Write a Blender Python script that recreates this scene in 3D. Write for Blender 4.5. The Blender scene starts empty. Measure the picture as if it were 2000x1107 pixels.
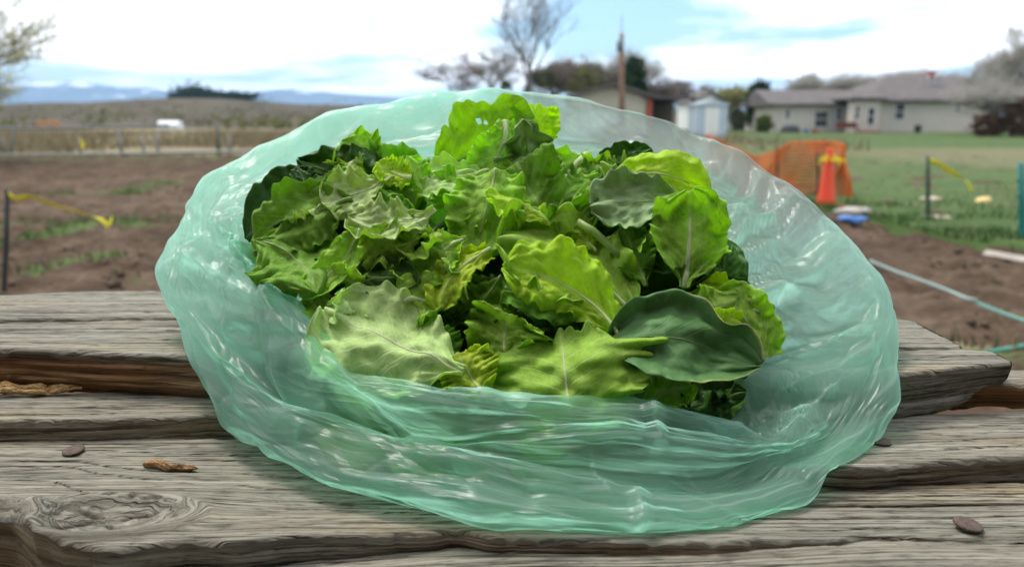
import bpy, bmesh, math, random
import numpy as np
from mathutils import Vector, Matrix

# ------------------------------------------------------------------ camera
F = 1570.0                       # focal length in pixels of the 2000 px wide frame
PITCH = math.radians(11.5)
CAM = np.array([0.0, 0.0, 1.05])
scene = bpy.context.scene
col = scene.collection
cam_data = bpy.data.cameras.new('camera')
cam_data.sensor_width = 36.0
cam_data.lens = F / 2000.0 * 36.0
cam_data.clip_start = 0.02
cam_data.clip_end = 40000.0
cam_data.dof.use_dof = True
cam_data.dof.focus_distance = 0.50
cam_data.dof.aperture_fstop = 7.6
cam = bpy.data.objects.new('camera', cam_data)
cam.location = CAM
cam.rotation_euler = (math.pi / 2 - PITCH, 0, 0)
col.objects.link(cam)
scene.camera = cam

# ------------------------------------------------------------------ sky and sun
SUN_EL, SUN_AZ = 64.0, -38.0      # azimuth from +Y (view direction) towards +X
world = bpy.data.worlds.new('World')
scene.world = world
world.use_nodes = True
wn = world.node_tree.nodes
wl = world.node_tree.links
wn.clear()
w_out = wn.new('ShaderNodeOutputWorld')
w_bg = wn.new('ShaderNodeBackground')
w_sky = wn.new('ShaderNodeTexSky')
w_sky.sky_type = 'NISHITA'
w_sky.sun_disc = False
w_sky.sun_elevation = math.radians(SUN_EL)
w_sky.sun_rotation = math.radians(SUN_AZ)
w_sky.air_density = 1.0
w_sky.dust_density = 1.5
w_sc = wn.new('ShaderNodeVectorMath'); w_sc.operation = 'SCALE'
w_sc.inputs['Scale'].default_value = 0.95
w_tint = wn.new('ShaderNodeVectorMath'); w_tint.operation = 'MULTIPLY'
w_tint.inputs[1].default_value = (.78, .98, 1.12)
wl.new(w_sky.outputs[0], w_tint.inputs[0])
wl.new(w_tint.outputs[0], w_sc.inputs[0])
w_tc = wn.new('ShaderNodeTexCoord')
w_sep = wn.new('ShaderNodeSeparateXYZ')
wl.new(w_tc.outputs['Generated'], w_sep.inputs[0])
w_max = wn.new('ShaderNodeMath'); w_max.operation = 'MAXIMUM'; w_max.inputs[1].default_value = 0.0
wl.new(w_sep.outputs['Z'], w_max.inputs[0])
w_add = wn.new('ShaderNodeMath'); w_add.operation = 'ADD'; w_add.inputs[1].default_value = 0.10
wl.new(w_max.outputs[0], w_add.inputs[0])
w_dx = wn.new('ShaderNodeMath'); w_dx.operation = 'DIVIDE'
w_dy = wn.new('ShaderNodeMath'); w_dy.operation = 'DIVIDE'
wl.new(w_sep.outputs['X'], w_dx.inputs[0]); wl.new(w_add.outputs[0], w_dx.inputs[1])
wl.new(w_sep.outputs['Y'], w_dy.inputs[0]); wl.new(w_add.outputs[0], w_dy.inputs[1])
w_cmb = wn.new('ShaderNodeCombineXYZ')
wl.new(w_dx.outputs[0], w_cmb.inputs[0]); wl.new(w_dy.outputs[0], w_cmb.inputs[1])
w_noise = wn.new('ShaderNodeTexNoise')
w_noise.inputs['Scale'].default_value = 0.62
w_noise.inputs['Detail'].default_value = 5.0
w_noise.inputs['Roughness'].default_value = 0.55
w_noise.inputs['Distortion'].default_value = 0.3
w_map = wn.new('ShaderNodeMapping')
w_map.inputs['Location'].default_value = (3.1, 7.45, 0)
w_map.inputs['Scale'].default_value = (-1.0, 1.0, 1)
wl.new(w_cmb.outputs[0], w_map.inputs[0])
wl.new(w_map.outputs[0], w_noise.inputs['Vector'])
w_ramp = wn.new('ShaderNodeValToRGB')
w_ramp.color_ramp.elements[0].position = 0.40
w_ramp.color_ramp.elements[1].position = 0.56
wl.new(w_noise.outputs['Fac'], w_ramp.inputs[0])
w_mix = wn.new('ShaderNodeMix'); w_mix.data_type = 'RGBA'
wl.new(w_ramp.outputs[0], w_mix.inputs['Factor'])
wl.new(w_sc.outputs[0], w_mix.inputs[6])
CLOUD = 12.0
w_mix.inputs[7].default_value = (CLOUD, CLOUD * 1.005, CLOUD * 1.0, 1)
wl.new(w_mix.outputs[2], w_bg.inputs['Color'])
w_bg.inputs['Strength'].default_value = 0.10
wl.new(w_bg.outputs[0], w_out.inputs['Surface'])

sun_data = bpy.data.lights.new('sun', 'SUN')
sun_data.energy = 1.5
sun_data.angle = math.radians(14)
sun_data.color = (1.0, 0.96, 0.90)
sun = bpy.data.objects.new('sun', sun_data)
_el, _az = math.radians(SUN_EL), math.radians(SUN_AZ)
_sd = Vector((math.cos(_el) * math.sin(_az), math.cos(_el) * math.cos(_az), math.sin(_el)))
sun.rotation_euler = _sd.to_track_quat('Z', 'Y').to_euler()
sun.location = (0, 0, 30)
col.objects.link(sun)

vs = scene.view_settings
vs.view_transform = 'Standard'
vs.look = 'None'
vs.exposure = 1.0
vs.gamma = 1.0
vs.use_curve_mapping = False
scene.render.engine = 'CYCLES'
cy = scene.cycles
cy.use_denoising = True
cy.denoiser = 'OPENIMAGEDENOISE'
cy.denoising_prefilter = 'ACCURATE'
cy.denoising_input_passes = 'RGB_ALBEDO_NORMAL'
cy.max_bounces = 10
cy.diffuse_bounces = 4
cy.glossy_bounces = 3
cy.transmission_bounces = 6
cy.transparent_max_bounces = 20
cy.volume_bounces = 1
cy.sample_clamp_indirect = 6.0
cy.caustics_reflective = False
cy.caustics_refractive = False

# ------------------------------------------------------------------ helpers
_r = np.array([1.0, 0, 0]); _f = np.array([0, math.cos(PITCH), -math.sin(PITCH)])
_u = np.array([0, math.sin(PITCH), math.cos(PITCH)])

def ray(px, py):
    return _f + _r * ((px - 1000.0) / F) + _u * ((553.5 - py) / F)

def P(px, py, Y):
    d = ray(px, py)
    return CAM + d * (Y / d[1])

def G(px, py, z=0.0):
    d = ray(px, py)
    return CAM + d * ((z - CAM[2]) / d[2])

def _hash(ix, iy, seed):
    n = (ix.astype(np.int64) * 374761393 + iy.astype(np.int64) * 668265263 + int(seed) * 974634777) & 0x7fffffff
    n = ((n ^ (n >> 13)) * 1274126177) & 0x7fffffff
    n = (n ^ (n >> 16)) & 0x7fffffff
    return n / float(0x7fffffff)

def vnoise(x, y, seed=0):
    x = np.asarray(x, float); y = np.asarray(y, float)
    x, y = np.broadcast_arrays(x, y)
    ix = np.floor(x); iy = np.floor(y)
    fx = x - ix; fy = y - iy
    fx = fx * fx * fx * (fx * (fx * 6 - 15) + 10); fy = fy * fy * fy * (fy * (fy * 6 - 15) + 10)
    a = _hash(ix, iy, seed); b = _hash(ix + 1, iy, seed)
    c = _hash(ix, iy + 1, seed); d = _hash(ix + 1, iy + 1, seed)
    return (a + (b - a) * fx) * (1 - fy) + (c + (d - c) * fx) * fy

def fbm(x, y, seed=0, octaves=4, gain=0.5):
    s = 0.0; a = 1.0; t = 0.0
    for o in range(octaves):
        s = s + a * (vnoise(x * 2 ** o, y * 2 ** o, seed + o * 17) - 0.5)
        t += a; a *= gain
    return s / t * 2

def smooth(a, b, x):
    t = np.clip((np.asarray(x, float) - a) / (b - a), 0, 1)
    return t * t * (3 - 2 * t)

def mesh_np(name, V, Fc, mat=None, parent=None, sm=True, attrs=None):
    """V (n,3) array, Fc list/array of faces; links ONE mesh object."""
    me = bpy.data.meshes.new(name)
    V = np.asarray(V, float)
    if isinstance(Fc, np.ndarray):
        k = Fc.shape[1]; nf = Fc.shape[0]
        me.vertices.add(len(V)); me.vertices.foreach_set('co', V.ravel())
        me.loops.add(nf * k); me.loops.foreach_set('vertex_index', Fc.ravel().astype(np.int32))
        me.polygons.add(nf)
        me.polygons.foreach_set('loop_start', np.arange(0, nf * k, k, dtype=np.int32))
        me.update(calc_edges=True)
    else:
        me.from_pydata([tuple(v) for v in V], [], [tuple(f) for f in Fc])
        me.update()
    if sm:
        me.polygons.foreach_set('use_smooth', np.ones(len(me.polygons), bool))
    if attrs:
        for an, (typ, data) in attrs.items():
            at = me.attributes.new(an, typ, 'POINT')
            at.data.foreach_set('vector' if typ == 'FLOAT_VECTOR' else 'value', np.asarray(data, np.float32).ravel())
    if mat: me.materials.append(mat)
    o = bpy.data.objects.new(name, me)
    col.objects.link(o)
    if parent is not None: o.parent = parent
    return o

def grid_faces(nu, nv, wrap_u=False, wrap_v=False):
    iu = np.arange(nu if wrap_u else nu - 1); iv = np.arange(nv if wrap_v else nv - 1)
    a, b = np.meshgrid(iu, iv, indexing='ij')
    a1 = (a + 1) % nu; b1 = (b + 1) % nv
    return np.stack([a * nv + b, a1 * nv + b, a1 * nv + b1, a * nv + b1], -1).reshape(-1, 4)

class MB:
    def __init__(s): s.v = []; s.f = []
    def add(s, V, Fc):
        o = len(s.v); s.v += [tuple(map(float, v)) for v in V]; s.f += [tuple(int(i) + o for i in f) for f in Fc]
        return s
    def box(s, x0, x1, y0, y1, z0, z1):
        V = [(x0, y0, z0), (x1, y0, z0), (x1, y1, z0), (x0, y1, z0), (x0, y0, z1), (x1, y0, z1), (x1, y1, z1), (x0, y1, z1)]
        return s.add(V, [(0, 3, 2, 1), (4, 5, 6, 7), (0, 1, 5, 4), (1, 2, 6, 5), (2, 3, 7, 6), (3, 0, 4, 7)])
    def bar(s, p, q, r0, r1=None, n=6, cap=True):
        return s.tube([p, q], [r0, r1 if r1 is not None else r0], n, cap)
    def tube(s, pts, rad, n=6, cap=True):
        pts = [np.asarray(p, float) for p in pts]
        if not hasattr(rad, '__len__'): rad = [rad] * len(pts)
        V = []; nrm = None
        for i, p in enumerate(pts):
            t = pts[min(i + 1, len(pts) - 1)] - pts[max(i - 1, 0)]
            t = t / (np.linalg.norm(t) + 1e-12)
            if nrm is None:
                a = np.array([0, 0, 1.0]) if abs(t[2]) < 0.9 else np.array([1.0, 0, 0])
                nrm = np.cross(t, a)
            nrm = nrm - t * np.dot(nrm, t); nrm /= np.linalg.norm(nrm) + 1e-12
            b = np.cross(t, nrm)
            for k in range(n):
                an = 2 * math.pi * k / n
                V.append(p + rad[i] * (nrm * math.cos(an) + b * math.sin(an)))
        Fc = []
        for i in range(len(pts) - 1):
            for k in range(n):
                Fc.append((i * n + k, i * n + (k + 1) % n, (i + 1) * n + (k + 1) % n, (i + 1) * n + k))
        if cap:
            Fc.append(tuple(range(n - 1, -1, -1))); Fc.append(tuple((len(pts) - 1) * n + k for k in range(n)))
        return s.add(V, Fc)
    def lathe(s, c, prof, n=24):
        c = np.asarray(c, float); V = []; Fc = []
        for (r, z) in prof:
            for k in range(n):
                a = 2 * math.pi * k / n
                V.append(c + np.array([r * math.cos(a), r * math.sin(a), z]))
        for i in range(len(prof) - 1):
            for k in range(n):
                Fc.append((i * n + k, i * n + (k + 1) % n, (i + 1) * n + (k + 1) % n, (i + 1) * n + k))
        Fc.append(tuple(range(n - 1, -1, -1))); Fc.append(tuple((len(prof) - 1) * n + k for k in range(n)))
        return s.add(V, Fc)
    def poly(s, pts): return s.add(pts, [tuple(range(len(pts)))])
    def extrude_x(s, yz, x0, x1):
        n = len(yz)
        V = [(x0, y, z) for y, z in yz] + [(x1, y, z) for y, z in yz]
        return s.add(V, [tuple(range(n - 1, -1, -1)), tuple(range(n, 2 * n))] + [(i, (i + 1) % n, n + (i + 1) % n, n + i) for i in range(n)])
    def extrude_y(s, xz, y0, y1):
        n = len(xz)
        V = [(x, y0, z) for x, z in xz] + [(x, y1, z) for x, z in xz]
        return s.add(V, [tuple(range(n)), tuple(range(2 * n - 1, n - 1, -1))] + [(i, n + i, n + (i + 1) % n, (i + 1) % n) for i in range(n)])
    def build(s, name, mat, parent=None, sm=False, bevel=0):
        o = mesh_np(name, np.array(s.v), s.f, mat, parent, sm)
        if bevel:
            m = o.modifiers.new('bevel', 'BEVEL'); m.width = bevel; m.segments = 2; m.limit_method = 'ANGLE'
        return o

def tag(o, label, cat, group=None):
    o['label'] = label; o['category'] = cat
    if group: o['group'] = group
    return o

def struct(o, kind='structure'):
    o['kind'] = kind
    return o

def empty(name, loc=(0, 0, 0)):
    o = bpy.data.objects.new(name, None); col.objects.link(o); o.location = loc
    o.empty_display_size = 0.1
    return o

def keep_parent(child, parent):
    """parent without moving (all part meshes are in world coordinates)"""
    child.parent = parent
    child.matrix_parent_inverse = Matrix.Translation(parent.location).inverted()
    return child

# ------------------------------------------------------------------ material helpers
def nmat(name):
    m = bpy.data.materials.new(name); m.use_nodes = True
    nt = m.node_tree; nt.nodes.clear()
    out = nt.nodes.new('ShaderNodeOutputMaterial')
    return m, nt, out

def N(nt, typ, ins=None, **kw):
    n = nt.nodes.new(typ)
    for k, v in kw.items(): setattr(n, k, v)
    for k, v in (ins or {}).items():
        if isinstance(v, bpy.types.NodeSocket): nt.links.new(v, n.inputs[k])
        else: n.inputs[k].default_value = v
    return n

def math_n(nt, op, a, b=None, c=None, clamp=False):
    n = nt.nodes.new('ShaderNodeMath'); n.operation = op; n.use_clamp = clamp
    for i, v in enumerate((a, b, c)):
        if v is None: continue
        if isinstance(v, bpy.types.NodeSocket): nt.links.new(v, n.inputs[i])
        else: n.inputs[i].default_value = v
    return n.outputs[0]

def mixc(nt, fac, a, b, mode='MIX'):
    n = nt.nodes.new('ShaderNodeMix'); n.data_type = 'RGBA'; n.blend_type = mode
    for i, v in ((0, fac), (6, a), (7, b)):
        if isinstance(v, bpy.types.NodeSocket): nt.links.new(v, n.inputs[i])
        else:
            n.inputs[i].default_value = (*v, 1) if (i != 0 and len(v) == 3) else v
    return n.outputs[2]

def ramp(nt, fac, stops):
    n = nt.nodes.new('ShaderNodeValToRGB')
    e = n.color_ramp.elements
    while len(e) < len(stops): e.new(0.5)
    for i, (p, c) in enumerate(stops):
        e[i].position = p; e[i].color = (*c, 1) if len(c) == 3 else c
    nt.links.new(fac, n.inputs[0])
    return n.outputs[0]

def noise_n(nt, vec, scale, detail=3, rough=0.55, dist=0.0, mscale=None):
    if mscale is not None:
        mp = N(nt, 'ShaderNodeMapping', {'Scale': mscale}); nt.links.new(vec, mp.inputs[0]); vec = mp.outputs[0]
    n = N(nt, 'ShaderNodeTexNoise', {'Scale': scale, 'Detail': detail, 'Roughness': rough, 'Distortion': dist})
    nt.links.new(vec, n.inputs['Vector'])
    return n.outputs['Fac']

def simple(name, c, rough=0.7, var=0.15, scale=6.0, spec=0.3, metal=0.0, bump=0.0, bscale=40.0):
    """plain surface with a little procedural colour variation"""
    m, nt, out = nmat(name)
    tc = N(nt, 'ShaderNodeTexCoord')
    f = noise_n(nt, tc.outputs['Object'], scale, 4)
    c1 = tuple(x * (1 - var) for x in c); c2 = tuple(min(1, x * (1 + var)) for x in c)
    cc = ramp(nt, f, [(0.3, c1), (0.7, c2)])
    b = N(nt, 'ShaderNodeBsdfPrincipled', {'Base Color': cc, 'Roughness': rough, 'Specular IOR Level': spec, 'Metallic': metal})
    if bump:
        bf = noise_n(nt, tc.outputs['Object'], bscale, 4)
        bn = N(nt, 'ShaderNodeBump', {'Height': bf, 'Strength': bump, 'Distance': 0.01})
        nt.links.new(bn.outputs[0], b.inputs['Normal'])
    nt.links.new(b.outputs[0], out.inputs[0])
    return m
# ------------------------------------------------------------------ weathered wood
def wood_material():
    m, nt, out = nmat('weathered_wood')
    gc = N(nt, 'ShaderNodeAttribute', attribute_name='gc').outputs['Vector']
    fresh = N(nt, 'ShaderNodeAttribute', attribute_name='fresh').outputs['Fac']
    cav = N(nt, 'ShaderNodeAttribute', attribute_name='cav').outputs['Fac']
    g1 = noise_n(nt, gc, 1.0, 5, 0.65, 0.0, (5, 700, 1))
    g2 = noise_n(nt, gc, 1.0, 5, 0.62, 0.0, (1.6, 150, 1))
    g3 = noise_n(nt, gc, 1.0, 4, 0.6, 0.2, (6, 22, 1))
    hl = noise_n(nt, gc, 1.0, 2, 0.5, 0.0, (4.0, 130, 1)); hm = noise_n(nt, gc, 1.0, 2, .5, 0, (7, 30, 1))
    hair = math_n(nt, 'SUBTRACT', 1.0, math_n(nt, 'DIVIDE', math_n(nt, 'ABSOLUTE', math_n(nt, 'SUBTRACT', hl, .5)), .028), clamp=True)
    hair = math_n(nt, 'MULTIPLY', hair, math_n(nt, 'MULTIPLY', math_n(nt, 'SUBTRACT', hm, .42), 7.0, clamp=True))
    g4 = noise_n(nt, gc, 1.0, 2, 0.6, 0.0, (60, 900, 1))
    g5 = noise_n(nt, gc, 1.0, 3, 0.6, 0.0, (70, 520, 1)); g6 = noise_n(nt, gc, 1.0, 3, .6, 0, (26, 240, 1))
    base = ramp(nt, g2, [(0.28, (0.160, 0.145, 0.112)), (0.5, (0.238, 0.222, 0.182)), (0.72, (0.335, 0.318, 0.268))])
    fine = ramp(nt, g1, [(0.36, (0.20, 0.18, 0.155)), (0.46, (.88, .87, .85)), (0.64, (1.22, 1.2, 1.17))])
    c = mixc(nt, 0.95, base, fine, 'MULTIPLY')
    fleck = ramp(nt, g5, [(.36, (.42, .40, .37)), (.46, (1, 1, 1)), (.62, (1.14, 1.13, 1.11))]); c = mixc(nt, .85, c, fleck, 'MULTIPLY')
    fl2 = ramp(nt, g6, [(.30, (.50, .48, .45)), (.42, (1, 1, 1))]); c = mixc(nt, .8, c, fl2, 'MULTIPLY')
    tint = ramp(nt, g3, [(0.35, (0.86, 0.90, 0.90)), (0.55, (1, 1, 1)), (0.72, (1.10, 0.98, 0.80))])
    c = mixc(nt, 1.0, c, tint, 'MULTIPLY')
    fr = ramp(nt, g2, [(0.25, (0.10, 0.045, 0.018)), (0.5, (0.26, 0.14, 0.065)), (0.78, (0.46, 0.28, 0.13))])
    fr = mixc(nt, 0.6, fr, fine, 'MULTIPLY')
    c = mixc(nt, fresh, c, fr)
    c = mixc(nt, math_n(nt, 'MULTIPLY', hair, .9), c, (.04, .034, .026))
    c = mixc(nt, cav, c, (0.03, 0.025, 0.018))
    b = N(nt, 'ShaderNodeBsdfPrincipled', {'Base Color': c, 'Roughness': 0.85, 'Specular IOR Level': 0.18})
    h = math_n(nt, 'SUBTRACT', math_n(nt, 'ADD', math_n(nt, 'MULTIPLY', g1, 0.8), math_n(nt, 'ADD', math_n(nt, 'MULTIPLY', g4, 0.35), math_n(nt, 'MULTIPLY', g5, .6))), math_n(nt, 'MULTIPLY', hair, .8))
    bp = N(nt, 'ShaderNodeBump', {'Height': h, 'Strength': 0.8, 'Distance': 0.0016})
    nt.links.new(bp.outputs[0], b.inputs['Normal'])
    nt.links.new(b.outputs[0], out.inputs[0])
    return m
WOOD = wood_material()

picnic_table = empty('picnic_table', (0, 0.9, 0))
tag(picnic_table, 'old weathered grey plank table top with cracks, a knot and splintered edges', 'table')

def plank(label, back, front, z, thick, nu, ntop, seed, x0=None, x1=None, knots=(), cracks=(), fresh_fn=None,
          rnd=0.0028, rough_edge=0.0026, face_relief=0.0022, warp=0.0009, zfun=None, nface=26, taper=0):
    B = np.array([G(x, y, z)[:2] for x, y in back]); A = np.array([G(x, y, z)[:2] for x, y in front])
    lo = max(B[0, 0], A[0, 0]) if x0 is None else x0
    hi = min(B[-1, 0], A[-1, 0]) if x1 is None else x1
    u = np.linspace(lo, hi, nu)
    def curve(Q):
        yy = np.interp(u, Q[:, 0], Q[:, 1])
        k = max(3, nu // 40) | 1
        pad = np.pad(yy, k, mode='reflect', reflect_type='odd')
        return np.convolve(pad, np.ones(k) / k, 'same')[k:-k]
    yb, yf = curve(B), curve(A)
    yf = yf + rough_edge * (fbm(u * 25, 0 * u + seed, seed + 3, 5, 0.6) + 1.3 * np.floor(4 * vnoise(u * 11, 0 * u, seed + 2)) / 4 - .6)
    yb = yb + rough_edge * fbm(u * 25, 0 * u + seed + 9.3, seed + 5, 4)
    nback = 6
    nv = nback + ntop + nface
    U = np.repeat(u[:, None], nv, 1)
    Yc = np.zeros((nu, nv)); Zc = np.zeros((nu, nv)); VV = np.zeros((nu, nv))
    s = np.linspace(0, 1, ntop)
    w = np.maximum(yb - yf, 0.002)
    top = slice(nback, nback + ntop); fc = slice(nback + ntop, nv); bk = slice(0, nback)
    Yc[:, top] = yb[:, None] - w[:, None] * s[None, :]
    # grain coordinate bends round the knots
    vv = Yc[:, top].copy()
    Ut = U[:, top]
    kdip = np.zeros_like(vv); kfresh = np.zeros_like(vv); kcav = np.zeros_like(vv)
    for (kx, ky, rx, ry, dep) in knots:
        dx = (Ut - kx) / rx; dy = (Yc[:, top] - ky) / ry
        r = np.sqrt(dx * dx + dy * dy) + 1e-6
        push = np.exp(-np.maximum(r - 0.3, 0) ** 2 * 0.35)
        vv = vv + push * 0.55 * ry * (-np.tanh(dy * 1.5)) * (r > 0)
        ang = np.arctan2(dy, dx)
        kdip += -dep * smooth(1.0, 0.55, r) + dep * 0.9 * np.exp(-((r - 1.18) / 0.22) ** 2)
        kdip += smooth(1.05, 0.7, r) * 0.0016 * fbm(r * 5 + 0.4 * np.sin(ang * 2), ang * 0.6, seed + 71, 3)
        kcav += 0.40 * smooth(1.0, 0.5, r) * (0.35 + 0.65 * vnoise(r * 7, ang * 1.5, seed + 4)) + 0.5 * np.exp(-((r - 0.95) / 0.08) ** 2) * vnoise(ang * 3, r, seed)
        # radial checks in the knot
        for a0 in (0.5, 2.2, 3.6, 5.1):
            da = np.abs(np.angle(np.exp(1j * (ang - a0 - 0.15 * r))))
            chk = np.exp(-(da * r / 0.06) ** 2) * smooth(0.15, 0.3, r) * smooth(0.9, 0.6, r)
            kdip -= 0.002 * chk; kcav += 0.7 * chk
    gu = Ut.copy()
    for (kx, ky, rx, ry, dep) in knots:
        dx = (Ut - kx) / rx; dy = (Yc[:, top] - ky) / ry
        r = np.sqrt(dx * dx + dy * dy) + 1e-6; wk = smooth(1.45, .95, r)
        vv = vv * (1 - wk) + wk * (ky + ry * .9 * r + .005 * fbm(dx * 2.2, dy * 2.2, seed + 90, 4)); gu = gu * (1 - wk) + wk * (kx + .05 * np.arctan2(dy, dx))
    h = 0.0006 * fbm(gu * 2.2, vv * 330, seed, 3, 0.6) + 0.0003 * fbm(gu * 1.2, vv * 70, seed + 11, 3)
    h += warp * fbm(Ut * 2.2, vv * 14, seed + 21, 3)
    cav = np.zeros_like(h)
    # long drying cracks
    rng = random.Random(seed)
    cl = list(cracks)
    for (cx0, cx1, fr0, fr1, dep, wd) in cl:
        t = np.clip((Ut - cx0) / (cx1 - cx0), 0, 1)
        cfr = fr0 + (fr1 - fr0) * t
        ycl = yb[:, None] - w[:, None] * cfr + 0.0016 * fbm(Ut * 7, 0 * Ut + seed * 1.7 + cx0 * 13, seed + 31, 5, 0.6)
        env = np.clip(np.minimum(Ut - cx0, cx1 - Ut) / (0.10 * (cx1 - cx0) + 1e-6), 0, 1) ** 0.7
        env = env * (0.35 + 0.65 * vnoise(Ut * 18, 0 * Ut + cx0 * 7, seed + 77))
        d = (Yc[:, top] - ycl) / (wd * .8 * (0.35 + 0.65 * env))
        c = np.exp(-d * d) * env * ((Ut > cx0) & (Ut < cx1))
        h -= dep * c; cav = np.maximum(cav, 0.75 * c)
    h += kdip; cav = np.clip(cav + kcav, 0, 0.85)
    # rounded edges, chipped
    er = rnd * (0.35 + 0.6 * vnoise(Ut * 30, 0 * Ut, seed + 8) + .9 * vnoise(Ut * 140, 0 * Ut, seed + 81) ** 2)
    df = np.maximum(er - w[:, None] * (1 - s[None, :]), 0) / er
    db = np.maximum(er - w[:, None] * s[None, :], 0) / er
    h -= er * (1 - np.sqrt(np.clip(1 - df ** 2, 0, 1))) * 0.9 + er * (1 - np.sqrt(np.clip(1 - db ** 2, 0, 1))) * 0.9
    zz = z + (zfun(u) if zfun is not None else 0 * u)
    Zc[:, top] = zz[:, None] + h
    VV[:, top] = vv
    # front face
    q = np.linspace(0, 1, nface + 1)[1:]
    ztop = Zc[:, nback + ntop - 1]
    Zc[:, fc] = ztop[:, None] - ((thick - rnd) * (1 - taper * smooth(hi - .055, hi - .002, u)))[:, None] * q[None, :]
    rel = face_relief * fbm(U[:, fc] * 9, Zc[:, fc] * 130, seed + 41, 4, 0.6) + 0.8 * face_relief * np.floor(3 * vnoise(U[:, fc] * 6, Zc[:, fc] * 190, seed + 43)) / 3
    Yc[:, fc] = yf[:, None] - 0.0006 + rel * np.minimum(q * 6, 1)[None, :] + 0.004 * (q ** 2)[None, :]
    VV[:, fc] = Zc[:, fc] + 3.0
    # back face
    qb = np.linspace(1, 0, nback + 1)[:-1]
    Zc[:, bk] = Zc[:, nback][:, None] - thick * qb[None, :]
    Yc[:, bk] = yb[:, None]
    VV[:, bk] = Zc[:, bk] + 5.0
    V = np.stack([U, Yc, Zc], -1)
    GU = U.copy(); GU[:, top] = gu
    gcv = np.stack([GU + seed * 3.7, VV, np.full_like(U, seed)], -1)
    cv = np.zeros((nu, nv)); cv[:, top] = cav
    fr = np.zeros((nu, nv))
    if fresh_fn is not None:
        facemask = np.zeros((nu, nv)); facemask[:, fc] = 1
        fr = np.clip(fresh_fn(U, facemask, Zc), 0, 1)
    faces = grid_faces(nu, nv)[:, ::-1]
    Vf = V.reshape(-1, 3)
    o = mesh_np('plank', Vf, np.ascontiguousarray(faces), WOOD, None, True,
                {'gc': ('FLOAT_VECTOR', gcv.reshape(-1, 3)), 'cav': ('FLOAT', cv.ravel()), 'fresh': ('FLOAT', fr.ravel())})
    # bottom and end caps (closed body)
    bm = bmesh.new(); bm.from_mesh(o.data)
    bmesh.ops.holes_fill(bm, edges=[e for e in bm.edges if e.is_boundary], sides=0)
    bm.to_mesh(o.data); bm.free()
    keep_parent(o, picnic_table)
    o['label'] = label
    return o, u, yb, yf

Z1, Z2, Z3, Z4 = 0.834, 0.842, 0.857, 0.889
kn = G(205, 1008, Z2)
kn2 = G(-60, 1020, Z2)
P1 = plank('front plank nearest the camera with long drying cracks',
      [(-420, 1118), (0, 1112), (250, 1110), (400, 1090), (650, 1068), (900, 1053), (1050, 1050), (1400, 1060), (1700, 1055), (2000, 1052), (2420, 1050)],
      [(-420, 1420), (2420, 1420)], Z1, 0.034, 520, 120, 11, cracks=[
      (-0.05, 0.30, 0.20, 0.30, .004, .0012), (-0.3, 0.05, 0.42, 0.30, .004, .0012), (0.08, 0.34, 0.12, 0.10, .003, .001), (-0.12, 0.2, 0.5, 0.45, .004, .001),
      (-.2, -.02, .15, .2, .003, .001), (.1, .3, .42, .4, .003, .001), (-.3, -.1, .3, .28, .003, .0009), (.0, .15, .62, .6, .004, .001), (-.28, -.05, .08, .06, .003, .0008)],
      zfun=lambda u: -0.010 * smooth(0.02, -0.2, u) + 0.006 * smooth(0.05, 0.2, u))
P2 = plank('broad plank under the bag with a big oval knot at its left',
      [(-420, 868), (0, 862), (260, 857), (470, 855), (1000, 905), (1645, 946), (2000, 941), (2420, 938)],
      [(-420, 1005), (0, 1000), (30, 1010), (55, 1046), (115, 1058), (196, 1067), (280, 1064), (364, 1050), (465, 1056), (595, 1042), (700, 1041), (860, 1036), (905, 1030), (935, 1046), (1050, 1049), (1400, 1057), (1700, 1052), (2000, 1050), (2420, 1047)],
      Z2, 0.034, 620, 170, 23, knots=[(kn[0], kn[1], 0.040, 0.019, 0.0035), (kn2[0], kn2[1], 0.03, 0.02, 0.004)], cracks=[
      (-.34, -.06, .32, .42, .0035, .0009), (-.30, -.16, .16, .20, .003, .0007), (-.22, -.04, .25, .28, .003, .0008), (-.17, .02, .50, .66, .004, .001),
      (-.15, .0, .62, .80, .004, .001), (-.14, .05, .72, .86, .003, .0009), (-.34, -.2, .40, .45, .003, .0008),
      (.05, .34, .45, .42, .004, .0014), (.08, .34, .30, .22, .003, .0009), (.1, .36, .70, .62, .004, .0012), (.13, .32, .86, .80, .003, .0009), (.15, .3, .12, .1, .003, .0008),
      (-.3, -.24, .60, .62, .003, .0008), (-.36, -.1, .08, .1, .003, .0008)],
      fresh_fn=lambda U, m, Z: 0.35 * m * smooth(-0.205, -0.22, U) + 0.30 * m * smooth(-.06, -.03, U))
P3 = plank('middle plank one step higher than the knotted plank',
      [(-420, 774), (0, 770), (170, 767), (405, 757), (1000, 787), (1704, 812), (2000, 801), (2420, 790)],
      [(-420, 824), (0, 819), (261, 817), (436, 806), (700, 830), (1000, 868), (1400, 900), (1667, 911), (2000, 892), (2420, 870)],
      Z3, 0.034, 560, 90, 37, cracks=[(-.36, -.15, .55, .62, .003, .0009), (-.3, -.2, .3, .34, .003, .0009), (.2, .42, .35, .3, .003, .001), (.22, .45, .62, .6, .003, .0009), (.2, .4, .8, .78, .003, .0009), (-.4, -.2, .78, .85, .003, .0008)],
      fresh_fn=lambda U, m, Z: 0.15 * m)
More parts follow.
